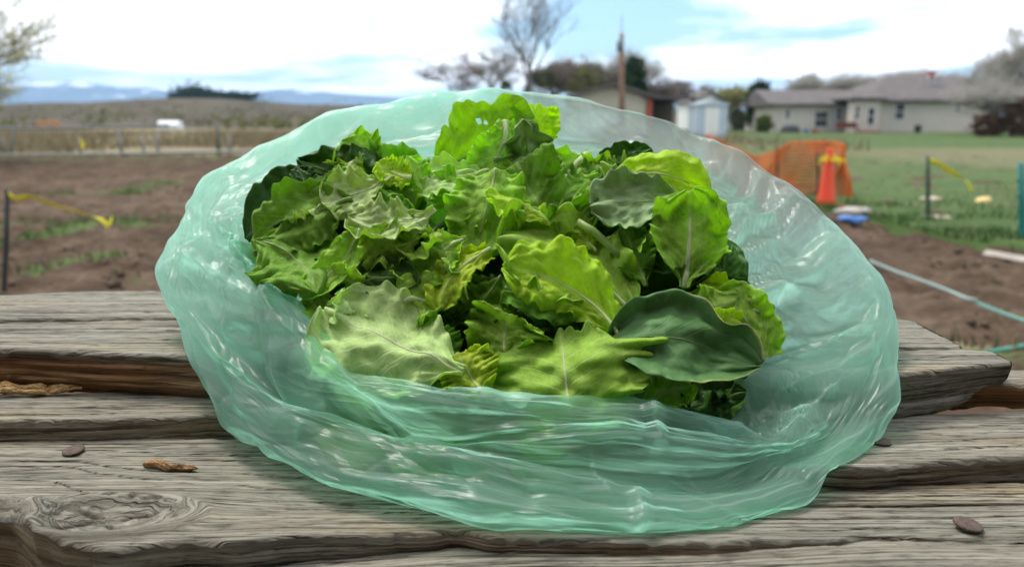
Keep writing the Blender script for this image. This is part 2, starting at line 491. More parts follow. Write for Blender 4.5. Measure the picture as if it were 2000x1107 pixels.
P4 = plank('thick raised plank with a torn brown edge and a rounded right end',
      [(-420, 628), (0, 629), (320, 623), (1000, 652), (1600, 682), (1740, 684), (1870, 678), (1940, 688), (1975, 704)],
      [(-420, 674), (0, 681), (185, 686), (370, 695), (1000, 713), (1600, 734), (1734, 731), (1851, 719), (1940, 712), (1975, 706)],
      Z4, 0.033, 560, 80, 53, cracks=[(-.42, -.1, .30, .36, .003, .0009), (-.3, -.15, .6, .62, .003, .0009), (.25, .33, .5, .5, .003, .0008), (-.45, -.3, .75, .8, .003, .0008)],
      fresh_fn=lambda U, m, Z: m * (0.9 * smooth(-.16, -.34, U) + .45 * smooth(.1, -.2, U)) * smooth(Z4 - .004, Z4 - .010, Z), face_relief=0.004, taper=.5)
P5 = plank('rear plank at the far edge of the table',
      [(-480, 580), (-100, 578), (0, 575), (130, 569), (330, 567), (1000, 590), (1600, 612), (1753, 622), (1848, 642), (1880, 672)],
      [(-480, 622), (0, 624), (320, 618), (1000, 646), (1600, 677), (1740, 681), (1848, 676), (1880, 676)],
      Z4 + 0.002, 0.034, 420, 60, 67, cracks=[(-.45, -.2, .5, .55, .003, .001), (-.5, -.15, .85, .8, .003, .001), (.36, .45, .5, .5, .003, .001)])
P6 = plank('short plank with raw orange-brown wood beyond the rounded end',
      [(1800, 722), (2450, 722)], [(1800, 752), (2450, 748)], 0.872, 0.02, 160, 30, 71, fresh_fn=lambda U, m, Z: 0.9 * m + 0.1, face_relief=.003)

def plank_z(x, y):
    z = np.full(np.shape(x), Z2)
    z = np.where(y > np.interp(x, P3[1], P3[3]), Z3, z)
    z = np.where(y > np.interp(x, P4[1], P4[3]), Z4, z)
    return z

# frame and legs below the top (real, mostly hidden)
for lx in (-0.62, 0.62):
    o = MB().box(lx - .045, lx + .045, .26, .78, .735, .7985).build('batten', WOOD); keep_parent(o, picnic_table)
for lx in (-0.62, 0.62):
    for ly in (.32, .74):
        o = MB().box(lx - .04, lx + .04, ly - .04, ly + .04, 0.0, .734).build('leg', WOOD); keep_parent(o, picnic_table)

# nails
RUST = simple('rusty_nail', (0.095, 0.062, 0.048), 0.6, 0.5, 500, 0.35, 0.25, 0.35, 1500)
def nail(px, py, z, r, lift, tilt, tx, label):
    c = G(px, py, z + lift)
    mbn = MB().lathe((0, 0, 0), [(r * .30, -0.022), (r * .30, -.0011), (r * .97, -.0011), (r, -.0008), (r, .0001), (r * .96, .0004), (r * .6, .0005), (r * .02, .0006)], 36)
    o = mbn.build('nail', RUST, None, True)
    o.location = c; o.rotation_euler = (tilt, tx, 0.3)
    o.parent = picnic_table; o.matrix_parent_inverse = Matrix.Translation(picnic_table.location).inverted()
    o['label'] = label
nail(143, 878, Z2, .0066, .0022, .12, -.10, 'reddish nail head standing proud on the left of the knotted plank')
nail(1720, 861, Z3, .0062, .0012, .02, .10, 'dark nail head beside the bag at the right')
nail(1891, 1022, Z2 + .001, .0072, .0022, .10, .10, 'grey nail head near the right corner')
nail(287, 744, Z3, .0042, .0060, .05, .0, 'small nail head below the torn brown plank edge')

# loose splinter of wood, and the torn strip on the plank edge
FRESHW = simple('raw_splinter_wood', (0.30, 0.17, 0.08), .8, .4, 120, .2, 0, .6, 500)
def splinter(pts, rad, seed, flat=0.5):
    rng = np.random.default_rng(seed)
    m = MB(); pts = np.array(pts, float)
    m.tube(pts, rad, 9)
    V = np.array(m.v); V += rng.normal(0, .00035, V.shape)
    m.v = [tuple(v) for v in V]
    return m
a, b = G(281, 905, Z2 + .002), G(384, 915, Z2 + .002)
sp = splinter([a + (b - a) * t + np.array([0, .0006 * math.sin(9 * t), .0004 * math.sin(7 * t)]) for t in np.linspace(0, 1, 14)],
              [.0012, .0024, .0028, .0026, .0027, .0024, .0022, .0021, .0019, .0018, .0016, .0019, .0016, .0006], 4)
a2 = a + np.array([.006, -.001, .001])
sp.tube([a2 + (b - a2) * t for t in np.linspace(0, .8, 7)], [.0005, .0011, .0012, .001, .0009, .0007, .0003], 6)
tag(sp.build('wood_splinter', FRESHW, None, False), 'reddish brown loose splinter lying on the knotted plank', 'splinter')
TORN = simple('torn_yellow_wood', (0.42, 0.26, 0.11), .8, .4, 90, .2, 0, .6, 500)
for k, (q0, q1, rr) in enumerate([((-60, 757), (160, 752), .0042), ((-40, 748), (120, 742), .002), ((-20, 762), (165, 757), .0026)]):
    A_, B_ = G(*q0, Z3 + .004), G(*q1, Z3 + .004)
    A_[1] -= .004; B_[1] -= .004
    s_ = splinter([A_ + (B_ - A_) * t + np.array([0, .001 * math.sin(5 * t + k), .001 * math.sin(8 * t)]) for t in np.linspace(0, 1, 16)],
                  [rr * (1 - .9 * max(0, t - .7) / .3) * (.8 + .3 * math.sin(t * 23 + k)) for t in np.linspace(0, 1, 16)], 8 + k)
    o = s_.build('torn_strip', TORN); keep_parent(o, picnic_table)
# ------------------------------------------------------------------ the plastic bag
def film_material():
    m, nt, out = nmat('mint_plastic_film')
    fc = N(nt, 'ShaderNodeAttribute', attribute_name='fc').outputs['Vector']
    tc = N(nt, 'ShaderNodeTexCoord')
    obj = tc.outputs['Object']
    lay = N(nt, 'ShaderNodeAttribute', attribute_name='thin').outputs['Fac']
    cre = N(nt, 'ShaderNodeAttribute', attribute_name='crease').outputs['Fac']
    n1 = noise_n(nt, obj, 22, 4, .6, .8)
    nz = N(nt, 'ShaderNodeTexNoise', {'Scale': 16.0, 'Detail': 2.0}); nt.links.new(obj, nz.inputs['Vector'])
    sc_ = N(nt, 'ShaderNodeVectorMath', {'Scale': .045}, operation='SCALE'); nt.links.new(nz.outputs['Color'], sc_.inputs[0])
    ad = N(nt, 'ShaderNodeVectorMath', operation='ADD'); nt.links.new(fc, ad.inputs[0]); nt.links.new(sc_.outputs[0], ad.inputs[1])
    def fold(dx, dy, dz, off):
        dt = N(nt, 'ShaderNodeVectorMath', {1: (dx, dy, dz)}, operation='DOT_PRODUCT'); nt.links.new(ad.outputs[0], dt.inputs[0])
        return math_n(nt, 'PINGPONG', math_n(nt, 'ADD', dt.outputs['Value'], off), .5)
    f1 = math_n(nt, 'ADD', fold(38, 21, 30, .1), fold(-24, 36, 22, .4))
    f2 = math_n(nt, 'ADD', fold(70, -44, 62, .7), fold(36, 82, -70, .2))
    fd = N(nt, 'ShaderNodeAttribute', attribute_name='fdir').outputs['Fac']
    ra_ = noise_n(nt, ad.outputs[0], 1.0, 2, .5, 0, (38, 38, 8)); rb_ = noise_n(nt, ad.outputs[0], 1.0, 2, .5, 0, (8, 8, 60))
    rdg = math_n(nt, 'MULTIPLY_ADD', math_n(nt, 'SUBTRACT', ra_, rb_), fd, rb_)
    rdg = math_n(nt, 'SUBTRACT', .25, math_n(nt, 'ABSOLUTE', math_n(nt, 'SUBTRACT', rdg, .5)))
    mk1 = math_n(nt, 'MULTIPLY', math_n(nt, 'SUBTRACT', noise_n(nt, obj, 7, 2), .38), 4.0, clamp=True)
    mk2 = math_n(nt, 'MULTIPLY', math_n(nt, 'SUBTRACT', noise_n(nt, obj, 11, 2), .50), 6.0, clamp=True)
    hgt = math_n(nt, 'ADD', math_n(nt, 'MULTIPLY', math_n(nt, 'MULTIPLY', f1, mk1), .8), math_n(nt, 'ADD', math_n(nt, 'MULTIPLY', math_n(nt, 'MULTIPLY', f2, mk2), .45), math_n(nt, 'ADD', math_n(nt, 'MULTIPLY', n1, .25), math_n(nt, 'MULTIPLY', rdg, .8))))
    bp = N(nt, 'ShaderNodeBump', {'Height': hgt, 'Strength': .62, 'Distance': .0040})
    tint = mixc(nt, n1, (0.47, 0.72, 0.61), (0.55, 0.79, 0.69))
    tint = mixc(nt, math_n(nt, 'MULTIPLY', lay, .75), tint, (.62, .66, .66))
    tint = mixc(nt, math_n(nt, 'MULTIPLY', cre, .8), tint, (.86, .93, .90))
    tcol = mixc(nt, math_n(nt, 'MULTIPLY', lay, .75), (0.63, 0.94, 0.81), (.72, .76, .75))
    dif = N(nt, 'ShaderNodeBsdfDiffuse', {'Color': tint, 'Normal': bp.outputs[0]})
    trl = N(nt, 'ShaderNodeBsdfTranslucent', {'Color': tcol, 'Normal': bp.outputs[0]})
    body = N(nt, 'ShaderNodeMixShader', {0: .86, 1: dif.outputs[0], 2: trl.outputs[0]})
    tra = N(nt, 'ShaderNodeBsdfTransparent', {'Color': (0.76, 0.95, 0.86, 1)})
    lw = N(nt, 'ShaderNodeLayerWeight', {'Blend': .35, 'Normal': bp.outputs[0]})
    op = math_n(nt, 'ADD', math_n(nt, 'MULTIPLY', lw.outputs['Facing'], .30), FILM_OPACITY)
    op = math_n(nt, 'ADD', math_n(nt, 'SUBTRACT', op, math_n(nt, 'MULTIPLY', lay, .06)), math_n(nt, 'ADD', math_n(nt, 'MULTIPLY', cre, .36), math_n(nt, 'MULTIPLY', fd, .28)), clamp=True)
    mx = N(nt, 'ShaderNodeMixShader', {0: op, 1: tra.outputs[0], 2: body.outputs[0]})
    gl = N(nt, 'ShaderNodeBsdfGlossy', {'Color': (1, 1, 1, 1), 'Roughness': .32, 'Normal': bp.outputs[0]})
    fac = math_n(nt, 'ADD', math_n(nt, 'MULTIPLY', math_n(nt, 'POWER', lw.outputs['Facing'], 3.0), .20), .022)
    fin = N(nt, 'ShaderNodeMixShader', {0: fac, 1: mx.outputs[0], 2: gl.outputs[0]})
    nt.links.new(fin.outputs[0], out.inputs[0])
    return m
FILM_OPACITY = 0.46
FILM = film_material()

STN = [  # B (fold at the mouth), A (edge beside the leaves), C (foot on the planks; px or world)
 ((1040, 915, .405), (1040, 768, .452), ('p', 1050, 1032)),
 ((1200, 945, .405), (1200, 776, .452), ('p', 1210, 1041)),
 ((1380, 955, .412), (1368, 812, .450), ('p', 1390, 1031)),
 ((1545, 915, .432), (1462, 868, .447), ('p', 1540, 992)),
 ((1640, 845, .455), (1494, 822, .474), ('p', 1640, 925)),
 ((1702, 735, .490), (1486, 760, .495), ('w', .228, .475)),
 ((1724, 620, .530), (1492, 695, .510), ('w', .245, .53)),
 ((1706, 528, .565), (1464, 600, .530), ('w', .262, .58)),
 ((1628, 436, .600), (1428, 520, .550), ('w', .255, .62)),
 ((1540, 355, .635), (1402, 440, .575), ('w', .235, .66)),
 ((1430, 290, .670), (1375, 380, .600), ('w', .20, .69)),
 ((1310, 238, .700), (1280, 345, .625), ('w', .14, .71)),
 ((1150, 203, .715), (1130, 335, .640), ('w', .06, .72)),
 ((965, 180, .720), (960, 330, .645), ('w', -.01, .72)),
 ((800, 200, .715), (800, 330, .640), ('w', -.08, .715)),
 ((640, 232, .700), (650, 340, .625), ('w', -.14, .70)),
 ((500, 285, .670), (545, 375, .600), ('w', -.19, .68)),
 ((380, 375, .630), (480, 430, .575), ('w', -.225, .65)),
 ((330, 465, .595), (462, 475, .550), ('w', -.235, .61)),
 ((338, 580, .555), (515, 540, .525), ('w', -.225, .56)),
 ((425, 695, .500), (600, 605, .500), ('w', -.190, .50)),
 ((560, 787, .455), (657, 695, .475), ('p', 540, 880)),
 ((720, 838, .430), (715, 744, .462), ('p', 660, 952)),
 ((880, 885, .412), (880, 759, .455), ('p', 850, 1000)),
]
MOV = {18: (320, 560, .600), 19: (348, 645, .555), 20: (408, 765, .500), 21: (505, 862, .447), 22: (640, 935, .412)}

def plank_soft(x, y):
    z = Z2 + (Z3 - Z2) * smooth(-.026, -.004, y - np.interp(x, P3[1], P3[3]))
    return z + (Z4 - Z3) * smooth(-.030, -.005, y - np.interp(x, P4[1], P4[3]))

def bag_rings():
    n = len(STN)
    Bp = np.array([P(*s[0]) for s in STN]); Ap = np.array([P(*s[1]) for s in STN])
    Cp = []
    for s in STN:
        c = s[2]
        if c[0] == 'p': g = G(c[1], c[2], Z2 + .002); Cp.append(g)
        else: Cp.append(np.array([c[1], c[2], float(plank_z(c[1], c[2])) + .003]))
    Cp = np.array(Cp)
    cen = np.array([0.005, .555, 0])
    outw = Bp - cen; outw[:, 2] = 0; outw /= np.linalg.norm(outw, axis=1)[:, None]
    Mp = (Bp + Cp) / 2 + outw * .012
    for k, v in MOV.items(): Mp[k] = P(*v)
    fr = np.array([{0: .30, 20: .6, 21: .9, 22: 1.0, 23: .75}.get(i, 0.0) for i in range(n)])[:, None]
    cv = np.array([{23: .2, 0: .6, 1: 1.0, 2: 1.0, 3: 1.0, 4: .8, 5: .3}.get(i, 0.0) for i in range(n)])[:, None]
    rest = np.clip(1 - fr - cv, 0, 1)
    up_ = np.array([0, 0, 1.0])
    # back and sides sag a little, the left front has a valley behind the fold, the right front is one full bulge
    Vp = (Ap + Bp) / 2 + rest * (outw * .010 - up_ * .006) + cv * (outw * .013 + up_ * .010) + fr * (0.36 * (Bp - Ap) + np.array([0, .016, -.014]))
    Q = Ap + fr * ((Bp - Ap) * .32 + np.array([0, -.012, .008])) + rest * (Bp - Ap) * .25 + cv * ((Bp - Ap) * .26 + outw * .009 + up_ * .006)
    Ip = Ap + (cen - Ap) * .22; Ip[:, 2] = np.maximum(Ap[:, 2] - .05, .868)
    Jp = Ap + (cen - Ap) * .70; Jp[:, 2] = np.maximum(plank_z(Jp[:, 0], Jp[:, 1]), .866) + .006
    Up = Cp + (cen - Cp) * .35; Up[:, 2] = plank_z(Up[:, 0], Up[:, 1]) + .003
    C2 = Cp + (cen - Cp) * .06; C2[:, 2] = plank_z(C2[:, 0], C2[:, 1]) + .002
    return [Up, C2, Cp, Mp, Bp, Vp, Q, Ap, Ip, Jp]

def cat_rom(Pk, t, closed):
    """Pk (n,...) points, t in index units"""
    n = len(Pk)
    i = np.floor(t).astype(int)
    if not closed: i = np.clip(i, 0, n - 2)
    f = (t - i)
    def g(k):
        return Pk[k % n] if closed else Pk[np.clip(k, 0, n - 1)]
    p0, p1, p2, p3 = g(i - 1), g(i), g(i + 1), g(i + 2)
    f = f.reshape(f.shape + (1,) * (Pk.ndim - 1))
    return 0.5 * (2 * p1 + (p2 - p0) * f + (2 * p0 - 5 * p1 + 4 * p2 - p3) * f ** 2 + (3 * p1 - p0 - 3 * p2 + p3) * f ** 3)

def build_bag(NT=640, seed=3):
    rings = np.array(bag_rings())                      # (R, S, 3)
    R, S, _ = rings.shape
    th = np.arange(NT) / NT * S
    rs = np.swapaxes(rings, 0, 1)
    i0 = np.floor(th).astype(int); f0 = (th - i0)[:, None, None]
    lin = rs[i0 % S] * (1 - f0) + rs[(i0 + 1) % S] * f0
    fine = np.swapaxes(.45 * cat_rom(rs, th, True) + .55 * lin, 0, 1)
    rows = [4, 4, 28, 34, 46, 32, 32, 18, 10]
    tt = np.concatenate([np.arange(k) / k + i for i, k in enumerate(rows)] + [np.array([R - 1.0])])
    X = cat_rom(fine, tt, False)                        # (M, NT, 3)
    M = X.shape[0]
    a = np.linspace(0, 1, NT, endpoint=False)[None, :] * np.ones((M, 1)); b = tt[:, None] * np.ones((1, NT))
    st = a * S
    ca, sa = np.cos(2 * math.pi * a), np.sin(2 * math.pi * a)
    def pn(fa, fb, sd, oc=3):                           # noise periodic in the angle
        return 0.5 * (fbm(ca * fa + b * fb * .6 + 9, sa * fa + b * fb + 5, sd, oc) + fbm(ca * fa - b * fb + 31, sa * fa + b * fb * .4 + 77, sd + 5, oc))
    def normals(X):
        du = np.roll(X, -1, 1) - np.roll(X, 1, 1); dv = np.gradient(X, axis=0)
        Nn = np.cross(du, dv); Nn /= np.linalg.norm(Nn, axis=2)[..., None] + 1e-9
        return Nn, du, dv
    live = smooth(1.7, 2.5, b) * smooth(8.9, 7.9, b)
    Nn, du, dv = normals(X)
    X = X + Nn * ((.007 * pn(3, .45, seed, 2) + .003 * pn(7, .8, seed + 40, 2)) * live)[..., None]
    Nn, du, dv = normals(X)
    # folds: sums of wandering zig-zags give flat facets with sharp creases
    arc = lambda c, w: np.exp(-(((st - c + S / 2) % S - S / 2) / w) ** 2)     # weight round a station
    right = np.clip(arc(7, 3.6), 0, 1); front = np.clip(arc(0.5, 3.2), 0, 1); left = np.clip(arc(19, 2.6), 0, 1); back = np.clip(arc(13, 3.4), 0, 1)
    inn = smooth(4.0, 4.5, b)
    w1, w2 = .30 * pn(3, .5, 201, 2), .12 * pn(8, 1.1, 203, 2)
    out_ = 1 - inn
    FOLD = [  # waves round, waves per ring, amplitude, weight
      (15, .10, .0062, right * inn + .35 * back * inn), (26, -.16, .0036, right * inn + .3 * back * inn), (43, .12, .0022, right * inn + .3 * back), (71, -.2, .0011, right * inn), (-21, .30, .0012, right),
      (1, .80, .0034, front * out_ + .2 * left), (-2, 1.25, .0020, front), (3, 2.3, .0011, front + .5 * right * out_), (-5, 3.7, .0006, front + right * out_), (2, .55, .0028, front * inn + .5 * left * inn),
      (8, .45, .0060, left * inn), (-12, .60, .0036, left), (23, 1.1, .0020, left), (-31, 1.7, .0011, left + .5 * back), (6, .30, .0036, back), (-9, .5, .0018, back + .4 * front), (-14, .9, .0016, back)]
    hf = np.zeros((M, NT)); cre = np.zeros((M, NT))
    mper = 1.45
    for k, (m_, q_, am, wt) in enumerate(FOLD):
        ph = m_ * a + q_ * b + (1.0 + .03 * abs(m_)) * w1 + w2 + k * .37
        fr_ = ph - np.floor(ph)
        tri = 4 * np.abs(fr_ - .5) - 1
        mask = np.clip((pn(5, .8, 300 + 7 * k, 2) + .28) * 2.2, 0, 1) * wt
        hf += am * tri * mask
        lam = 1.0 / math.sqrt((m_ / mper) ** 2 + (q_ / .09) ** 2)
        dk = np.minimum(np.minimum(fr_, 1 - fr_), 1) * lam
        cre = np.maximum(cre, np.exp(-(dk / .0011) ** 2) * mask * min(1, am / .003))
    rngc = random.Random(9)
    CR = [(17, 7.0, 18.6, 4.2, .006, .010), (17.8, 7.0, 20.2, 4.3, .007, .010), (19.2, 6.6, 21.6, 4.6, .006, .009), (20.5, 6.6, 23.6, 5.4, .006, .009), (16.2, 4.2, 17.6, 6.2, .006, .011),
          (5.4, 6.8, 6.2, 4.1, .006, .010), (6.2, 7.0, 7.0, 4.1, .007, .011), (7.0, 7.0, 7.7, 4.1, .007, .011), (7.8, 6.9, 8.6, 4.1, .006, .010), (8.8, 6.8, 9.6, 4.2, .006, .010),
          (4.6, 6.6, 5.6, 4.1, .007, .010), (3.8, 6.4, 5.0, 4.6, .008, .010), (2.0, 6.9, 4.2, 5.4, .007, .010), (1.0, 6.9, 3.6, 5.6, .004, .008),
          (23.0, 3.6, 27.0, 3.4, .004, .009), (21.5, 3.3, 25.2, 2.7, .004, .009), (24.6, 3.0, 28.4, 3.5, .005, .009), (3.0, 3.9, 5.4, 3.0, .005, .010), (4.4, 3.8, 6.2, 3.0, .005, .010)]
    CR += [(1.42, 6.95, 1.30, 4.6, .004, .004), (1.25, 3.9, 1.05, 2.4, .004, .004)]
    for _ in range(120):
        s0 = rngc.uniform(0, 24); t0 = rngc.uniform(2.6, 6.6)
        CR.append((s0, t0, s0 + rngc.uniform(-.9, .9), t0 + rngc.uniform(-1.3, 1.3), rngc.choice([-1, 1]) * rngc.uniform(.0008, .0026), rngc.uniform(.003, .008)))
    per = np.median(np.linalg.norm(du, axis=2) / 2 * NT / S); rl_ = np.median(np.linalg.norm(dv, axis=2) / np.gradient(tt)[:, None])
    for (s0, t0, s1, t1, hh, ww) in CR:
        ds = (st - s0 + S / 2) % S - S / 2
        ax, ay = (s1 - s0) * per, (t1 - t0) * rl_; ll_ = math.hypot(ax, ay)
        qx, qy = (ds + .35 * w1) * per, (b - t0 + .35 * w2) * rl_
        al = (qx * ax + qy * ay) / ll_ / ll_; pe = np.abs(qx * ay - qy * ax) / ll_
        env = np.clip(np.minimum(al, 1 - al) * 5, 0, 1)
        hf += .95 * hh * np.clip(1 - pe / (ww * 1.6), 0, 1) * env
        cre = np.maximum(cre, np.exp(-(pe / .0011) ** 2) * env * min(1, abs(hh) / .003))
    X = X + Nn * (hf * live)[..., None]
    zs = plank_soft(X[..., 0], X[..., 1]) + .0010 + .0035 * (b > 4.05)
    dz = X[..., 2] - zs
    X[..., 2] = zs + .5 * (dz + np.sqrt(dz * dz + .004 ** 2)) - .002 * (b < 2.6)
    X[..., 2] = np.maximum(X[..., 2], np.minimum(plank_z(X[..., 0], X[..., 1]) + .0006, zs))
    fcv = np.stack([.24 * ca, .24 * sa, b * .10], -1)
    faces = grid_faces(M, NT, False, True)
    # single film near the mouth at the back right: the outer layer stops short there (cut edge of the bag)
    fb = ((b[:-1] + b[1:]) / 2).ravel(); fs = (st[:-1] + .5 * S / NT).ravel()
    lim = 3.98 - 1.15 * smooth(8.0, 9.4, fs) * smooth(12.9, 11.6, fs) - .10 * vnoise(fs * 5, 0 * fs, 3)
    faces = faces[~((fb > lim) & (fb < 3.99) & (fs > 8.0) & (fs < 12.9))]
    thin = np.clip(.30 * right * inn + smooth(7.6, 9.0, st) * smooth(13.2, 11.8, st) * smooth(5.3, 4.6, b) * smooth(2.5, 3.2, b), 0, 1)
    o = mesh_np('plastic_bag', X.reshape(-1, 3), np.ascontiguousarray(faces), FILM, None, True, {'fc': ('FLOAT_VECTOR', fcv.reshape(-1, 3)), 'thin': ('FLOAT', thin.ravel()), 'crease': ('FLOAT', cre.ravel()),
        'fdir': ('FLOAT', np.clip(right * inn + .8 * back * inn, 0, 1).ravel())})
    return o
bag = build_bag()
from mathutils.bvhtree import BVHTree
_bv = BVHTree.FromPolygons([v.co[:] for v in bag.data.vertices], [p.vertices[:] for p in bag.data.polygons])
INK = simple('teal_print', (.03, .16, .13), .5, .2, 200)
def print_ring(px, py, rx, ry, tilt):
    pts = []
    for k in range(29):
        a_ = 2 * math.pi * k / 28; ex, ey = rx * math.cos(a_), ry * math.sin(a_)
        d = Vector(ray(px + ex * math.cos(tilt) - ey * math.sin(tilt), py + ex * math.sin(tilt) + ey * math.cos(tilt))).normalized()
        hit = _bv.ray_cast(Vector(CAM), d)
        if hit[0] is None: return
        pts.append(np.array(hit[0] - d * .0006))
    MB().tube(pts, .00042, 5, False).build('printed_letter', INK, bag, True)
print_ring(1447, 556, 9, 5, .25); print_ring(1444, 571, 7, 3.5, -.1); print_ring(1404, 500, 6, 4, .5)
tag(bag, 'open mint green translucent plastic bag holding salad leaves on the planks', 'bag')
# ------------------------------------------------------------------ salad leaves
def leaf_material(name, c, back, vein, rough=.58, spec=.18, trans=.50, vein_amt=.85, cell=240.0, torn=False, retw=.42):
    m, nt, out = nmat(name)
    lc = N(nt, 'ShaderNodeAttribute', attribute_name='lc').outputs['Vector']
    lm = N(nt, 'ShaderNodeAttribute', attribute_name='lm').outputs['Vector']
    sp = N(nt, 'ShaderNodeSeparateXYZ', {0: lc})
    u, v, hw = sp.outputs
    oi = N(nt, 'ShaderNodeObjectInfo')
    av = math_n(nt, 'ABSOLUTE', v)
    wob = noise_n(nt, lm, 70, 3)
    # side veins leave the midrib and curve to the tip
    ph = math_n(nt, 'SUBTRACT', math_n(nt, 'MULTIPLY', u, 8.0), math_n(nt, 'MULTIPLY', math_n(nt, 'POWER', av, .8), 3.2))
    ph = math_n(nt, 'ADD', ph, math_n(nt, 'MULTIPLY', wob, .55))
    ph = math_n(nt, 'ADD', ph, math_n(nt, 'MULTIPLY', math_n(nt, 'SIGN', v), .21))
    pd = math_n(nt, 'PINGPONG', ph, .5)
    side = math_n(nt, 'SMOOTH_MAX', math_n(nt, 'SUBTRACT', 1.0, math_n(nt, 'DIVIDE', pd, .085)), 0.0, .05)
    side = math_n(nt, 'MULTIPLY', side, math_n(nt, 'SUBTRACT', 1.0, math_n(nt, 'MULTIPLY', av, .75)), clamp=True)
    vw = math_n(nt, 'MULTIPLY', av, hw)                  # metres from the midrib
    mid = math_n(nt, 'SUBTRACT', 1.0, math_n(nt, 'DIVIDE', vw, .0022), clamp=True)
    vo = N(nt, 'ShaderNodeTexVoronoi', {'Scale': cell}, feature='DISTANCE_TO_EDGE')
    nt.links.new(lm, vo.inputs['Vector'])
    ret = math_n(nt, 'SUBTRACT', 1.0, math_n(nt, 'DIVIDE', vo.outputs['Distance'], .09), clamp=True)
    veins = math_n(nt, 'MAXIMUM', math_n(nt, 'MAXIMUM', side, mid), math_n(nt, 'MULTIPLY', ret, retw))
    n1 = noise_n(nt, lm, 55, 4)
    n2 = noise_n(nt, lm, 320, 3)
    dark = tuple(x * .72 for x in c); lite = tuple(min(1, x * 1.25) for x in c)
    cc = ramp(nt, math_n(nt, 'ADD', math_n(nt, 'MULTIPLY', n1, .75), math_n(nt, 'MULTIPLY', n2, .25)), [(.32, dark), (.5, c), (.68, lite)])
    cc = mixc(nt, math_n(nt, 'MULTIPLY', veins, vein_amt), cc, vein)
    spk = math_n(nt, 'MULTIPLY', math_n(nt, 'SUBTRACT', noise_n(nt, lm, 130, 2), .70), 18.0, clamp=True)
    cc = mixc(nt, math_n(nt, 'MULTIPLY', spk, .55), cc, (.30, .20, .07))
    geo = N(nt, 'ShaderNodeNewGeometry')
    cc = mixc(nt, math_n(nt, 'MULTIPLY', geo.outputs['Backfacing'], .65), cc, back)
    if torn:
        rim = math_n(nt, 'MULTIPLY', math_n(nt, 'SUBTRACT', av, .93), 14.0, clamp=True)
        rim = math_n(nt, 'MULTIPLY', rim, math_n(nt, 'MULTIPLY', math_n(nt, 'SUBTRACT', u, .52), 8.0, clamp=True))
        rim = math_n(nt, 'MULTIPLY', rim, math_n(nt, 'MULTIPLY', math_n(nt, 'ADD', wob, -.2), 2.2, clamp=True))
        cc = mixc(nt, rim, cc, (.50, .42, .14))
    hsv = N(nt, 'ShaderNodeHueSaturation', {'Color': cc, 'Hue': math_n(nt, 'ADD', .492, math_n(nt, 'MULTIPLY', oi.outputs['Random'], .016)),
            'Value': math_n(nt, 'ADD', .88, math_n(nt, 'MULTIPLY', oi.outputs['Random'], .24))})
    cc = hsv.outputs[0]
    hgt = math_n(nt, 'SUBTRACT', math_n(nt, 'ADD', math_n(nt, 'MULTIPLY', n2, .3), math_n(nt, 'MULTIPLY', math_n(nt, 'MINIMUM', vo.outputs['Distance'], .35), 1.0)), math_n(nt, 'MULTIPLY', math_n(nt, 'MAXIMUM', side, mid), .6))
    bp = N(nt, 'ShaderNodeBump', {'Height': hgt, 'Strength': .35, 'Distance': .0010})
    b = N(nt, 'ShaderNodeBsdfPrincipled', {'Base Color': cc, 'Roughness': rough, 'Specular IOR Level': spec, 'Normal': bp.outputs[0]})
    tcol = mixc(nt, 1.0, cc, (1.22, 1.25, .5), 'MULTIPLY')
    t = N(nt, 'ShaderNodeBsdfTranslucent', {'Color': tcol, 'Normal': bp.outputs[0]})
    mx = N(nt, 'ShaderNodeMixShader', {0: trans, 1: b.outputs[0], 2: t.outputs[0]})
    nt.links.new(mx.outputs[0], out.inputs[0])
    return m

TONE = {
 'pale':  leaf_material('leaf_pale_underside', (.56, .73, .29), (.47, .66, .22), (.76, .86, .53), trans=.42),
 'light': leaf_material('leaf_light_green', (0.41, 0.63, 0.09), (0.48, 0.66, 0.2), (0.6, 0.76, 0.28), trans=.52),
 'lime':  leaf_material('leaf_lime', (0.52, 0.67, 0.05), (0.54, 0.68, 0.15), (0.68, 0.79, 0.22), trans=.55),
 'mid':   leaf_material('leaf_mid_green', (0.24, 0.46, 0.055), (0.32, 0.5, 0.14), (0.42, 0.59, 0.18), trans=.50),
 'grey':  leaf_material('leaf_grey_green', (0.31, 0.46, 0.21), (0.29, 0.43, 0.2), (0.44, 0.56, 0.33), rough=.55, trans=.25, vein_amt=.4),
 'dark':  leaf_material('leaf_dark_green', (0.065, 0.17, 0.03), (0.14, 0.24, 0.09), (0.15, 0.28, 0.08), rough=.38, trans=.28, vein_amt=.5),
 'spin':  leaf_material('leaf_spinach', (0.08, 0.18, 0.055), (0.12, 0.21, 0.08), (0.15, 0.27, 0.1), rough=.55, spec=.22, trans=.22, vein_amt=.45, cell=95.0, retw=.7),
 'torn':  leaf_material('leaf_spinach_torn', (.095, .20, .065), (.14, .24, .09), (.15, .27, .10), rough=.55, spec=.22, trans=.22, vein_amt=.5, cell=70.0, torn=True, retw=.8),
}
RIB = {}
def rib_material(name, c):
    m, nt, out = nmat(name)
    tc = N(nt, 'ShaderNodeTexCoord')
    f = noise_n(nt, tc.outputs['Object'], 160, 3)
    cc = ramp(nt, f, [(.3, tuple(x * .8 for x in c)), (.7, c)])
    b = N(nt, 'ShaderNodeBsdfPrincipled', {'Base Color': cc, 'Roughness': .35, 'Specular IOR Level': .4})
    t = N(nt, 'ShaderNodeBsdfTranslucent', {'Color': cc})
    mx = N(nt, 'ShaderNodeMixShader', {0: .5, 1: b.outputs[0], 2: t.outputs[0]})
    nt.links.new(mx.outputs[0], out.inputs[0])
    return m
RIB['pale'] = rib_material('rib_pale', (.80, .86, .55)); RIB['green'] = rib_material('rib_green', (.50, .66, .24)); RIB['dark'] = rib_material('rib_dark', (.26, .40, .14))

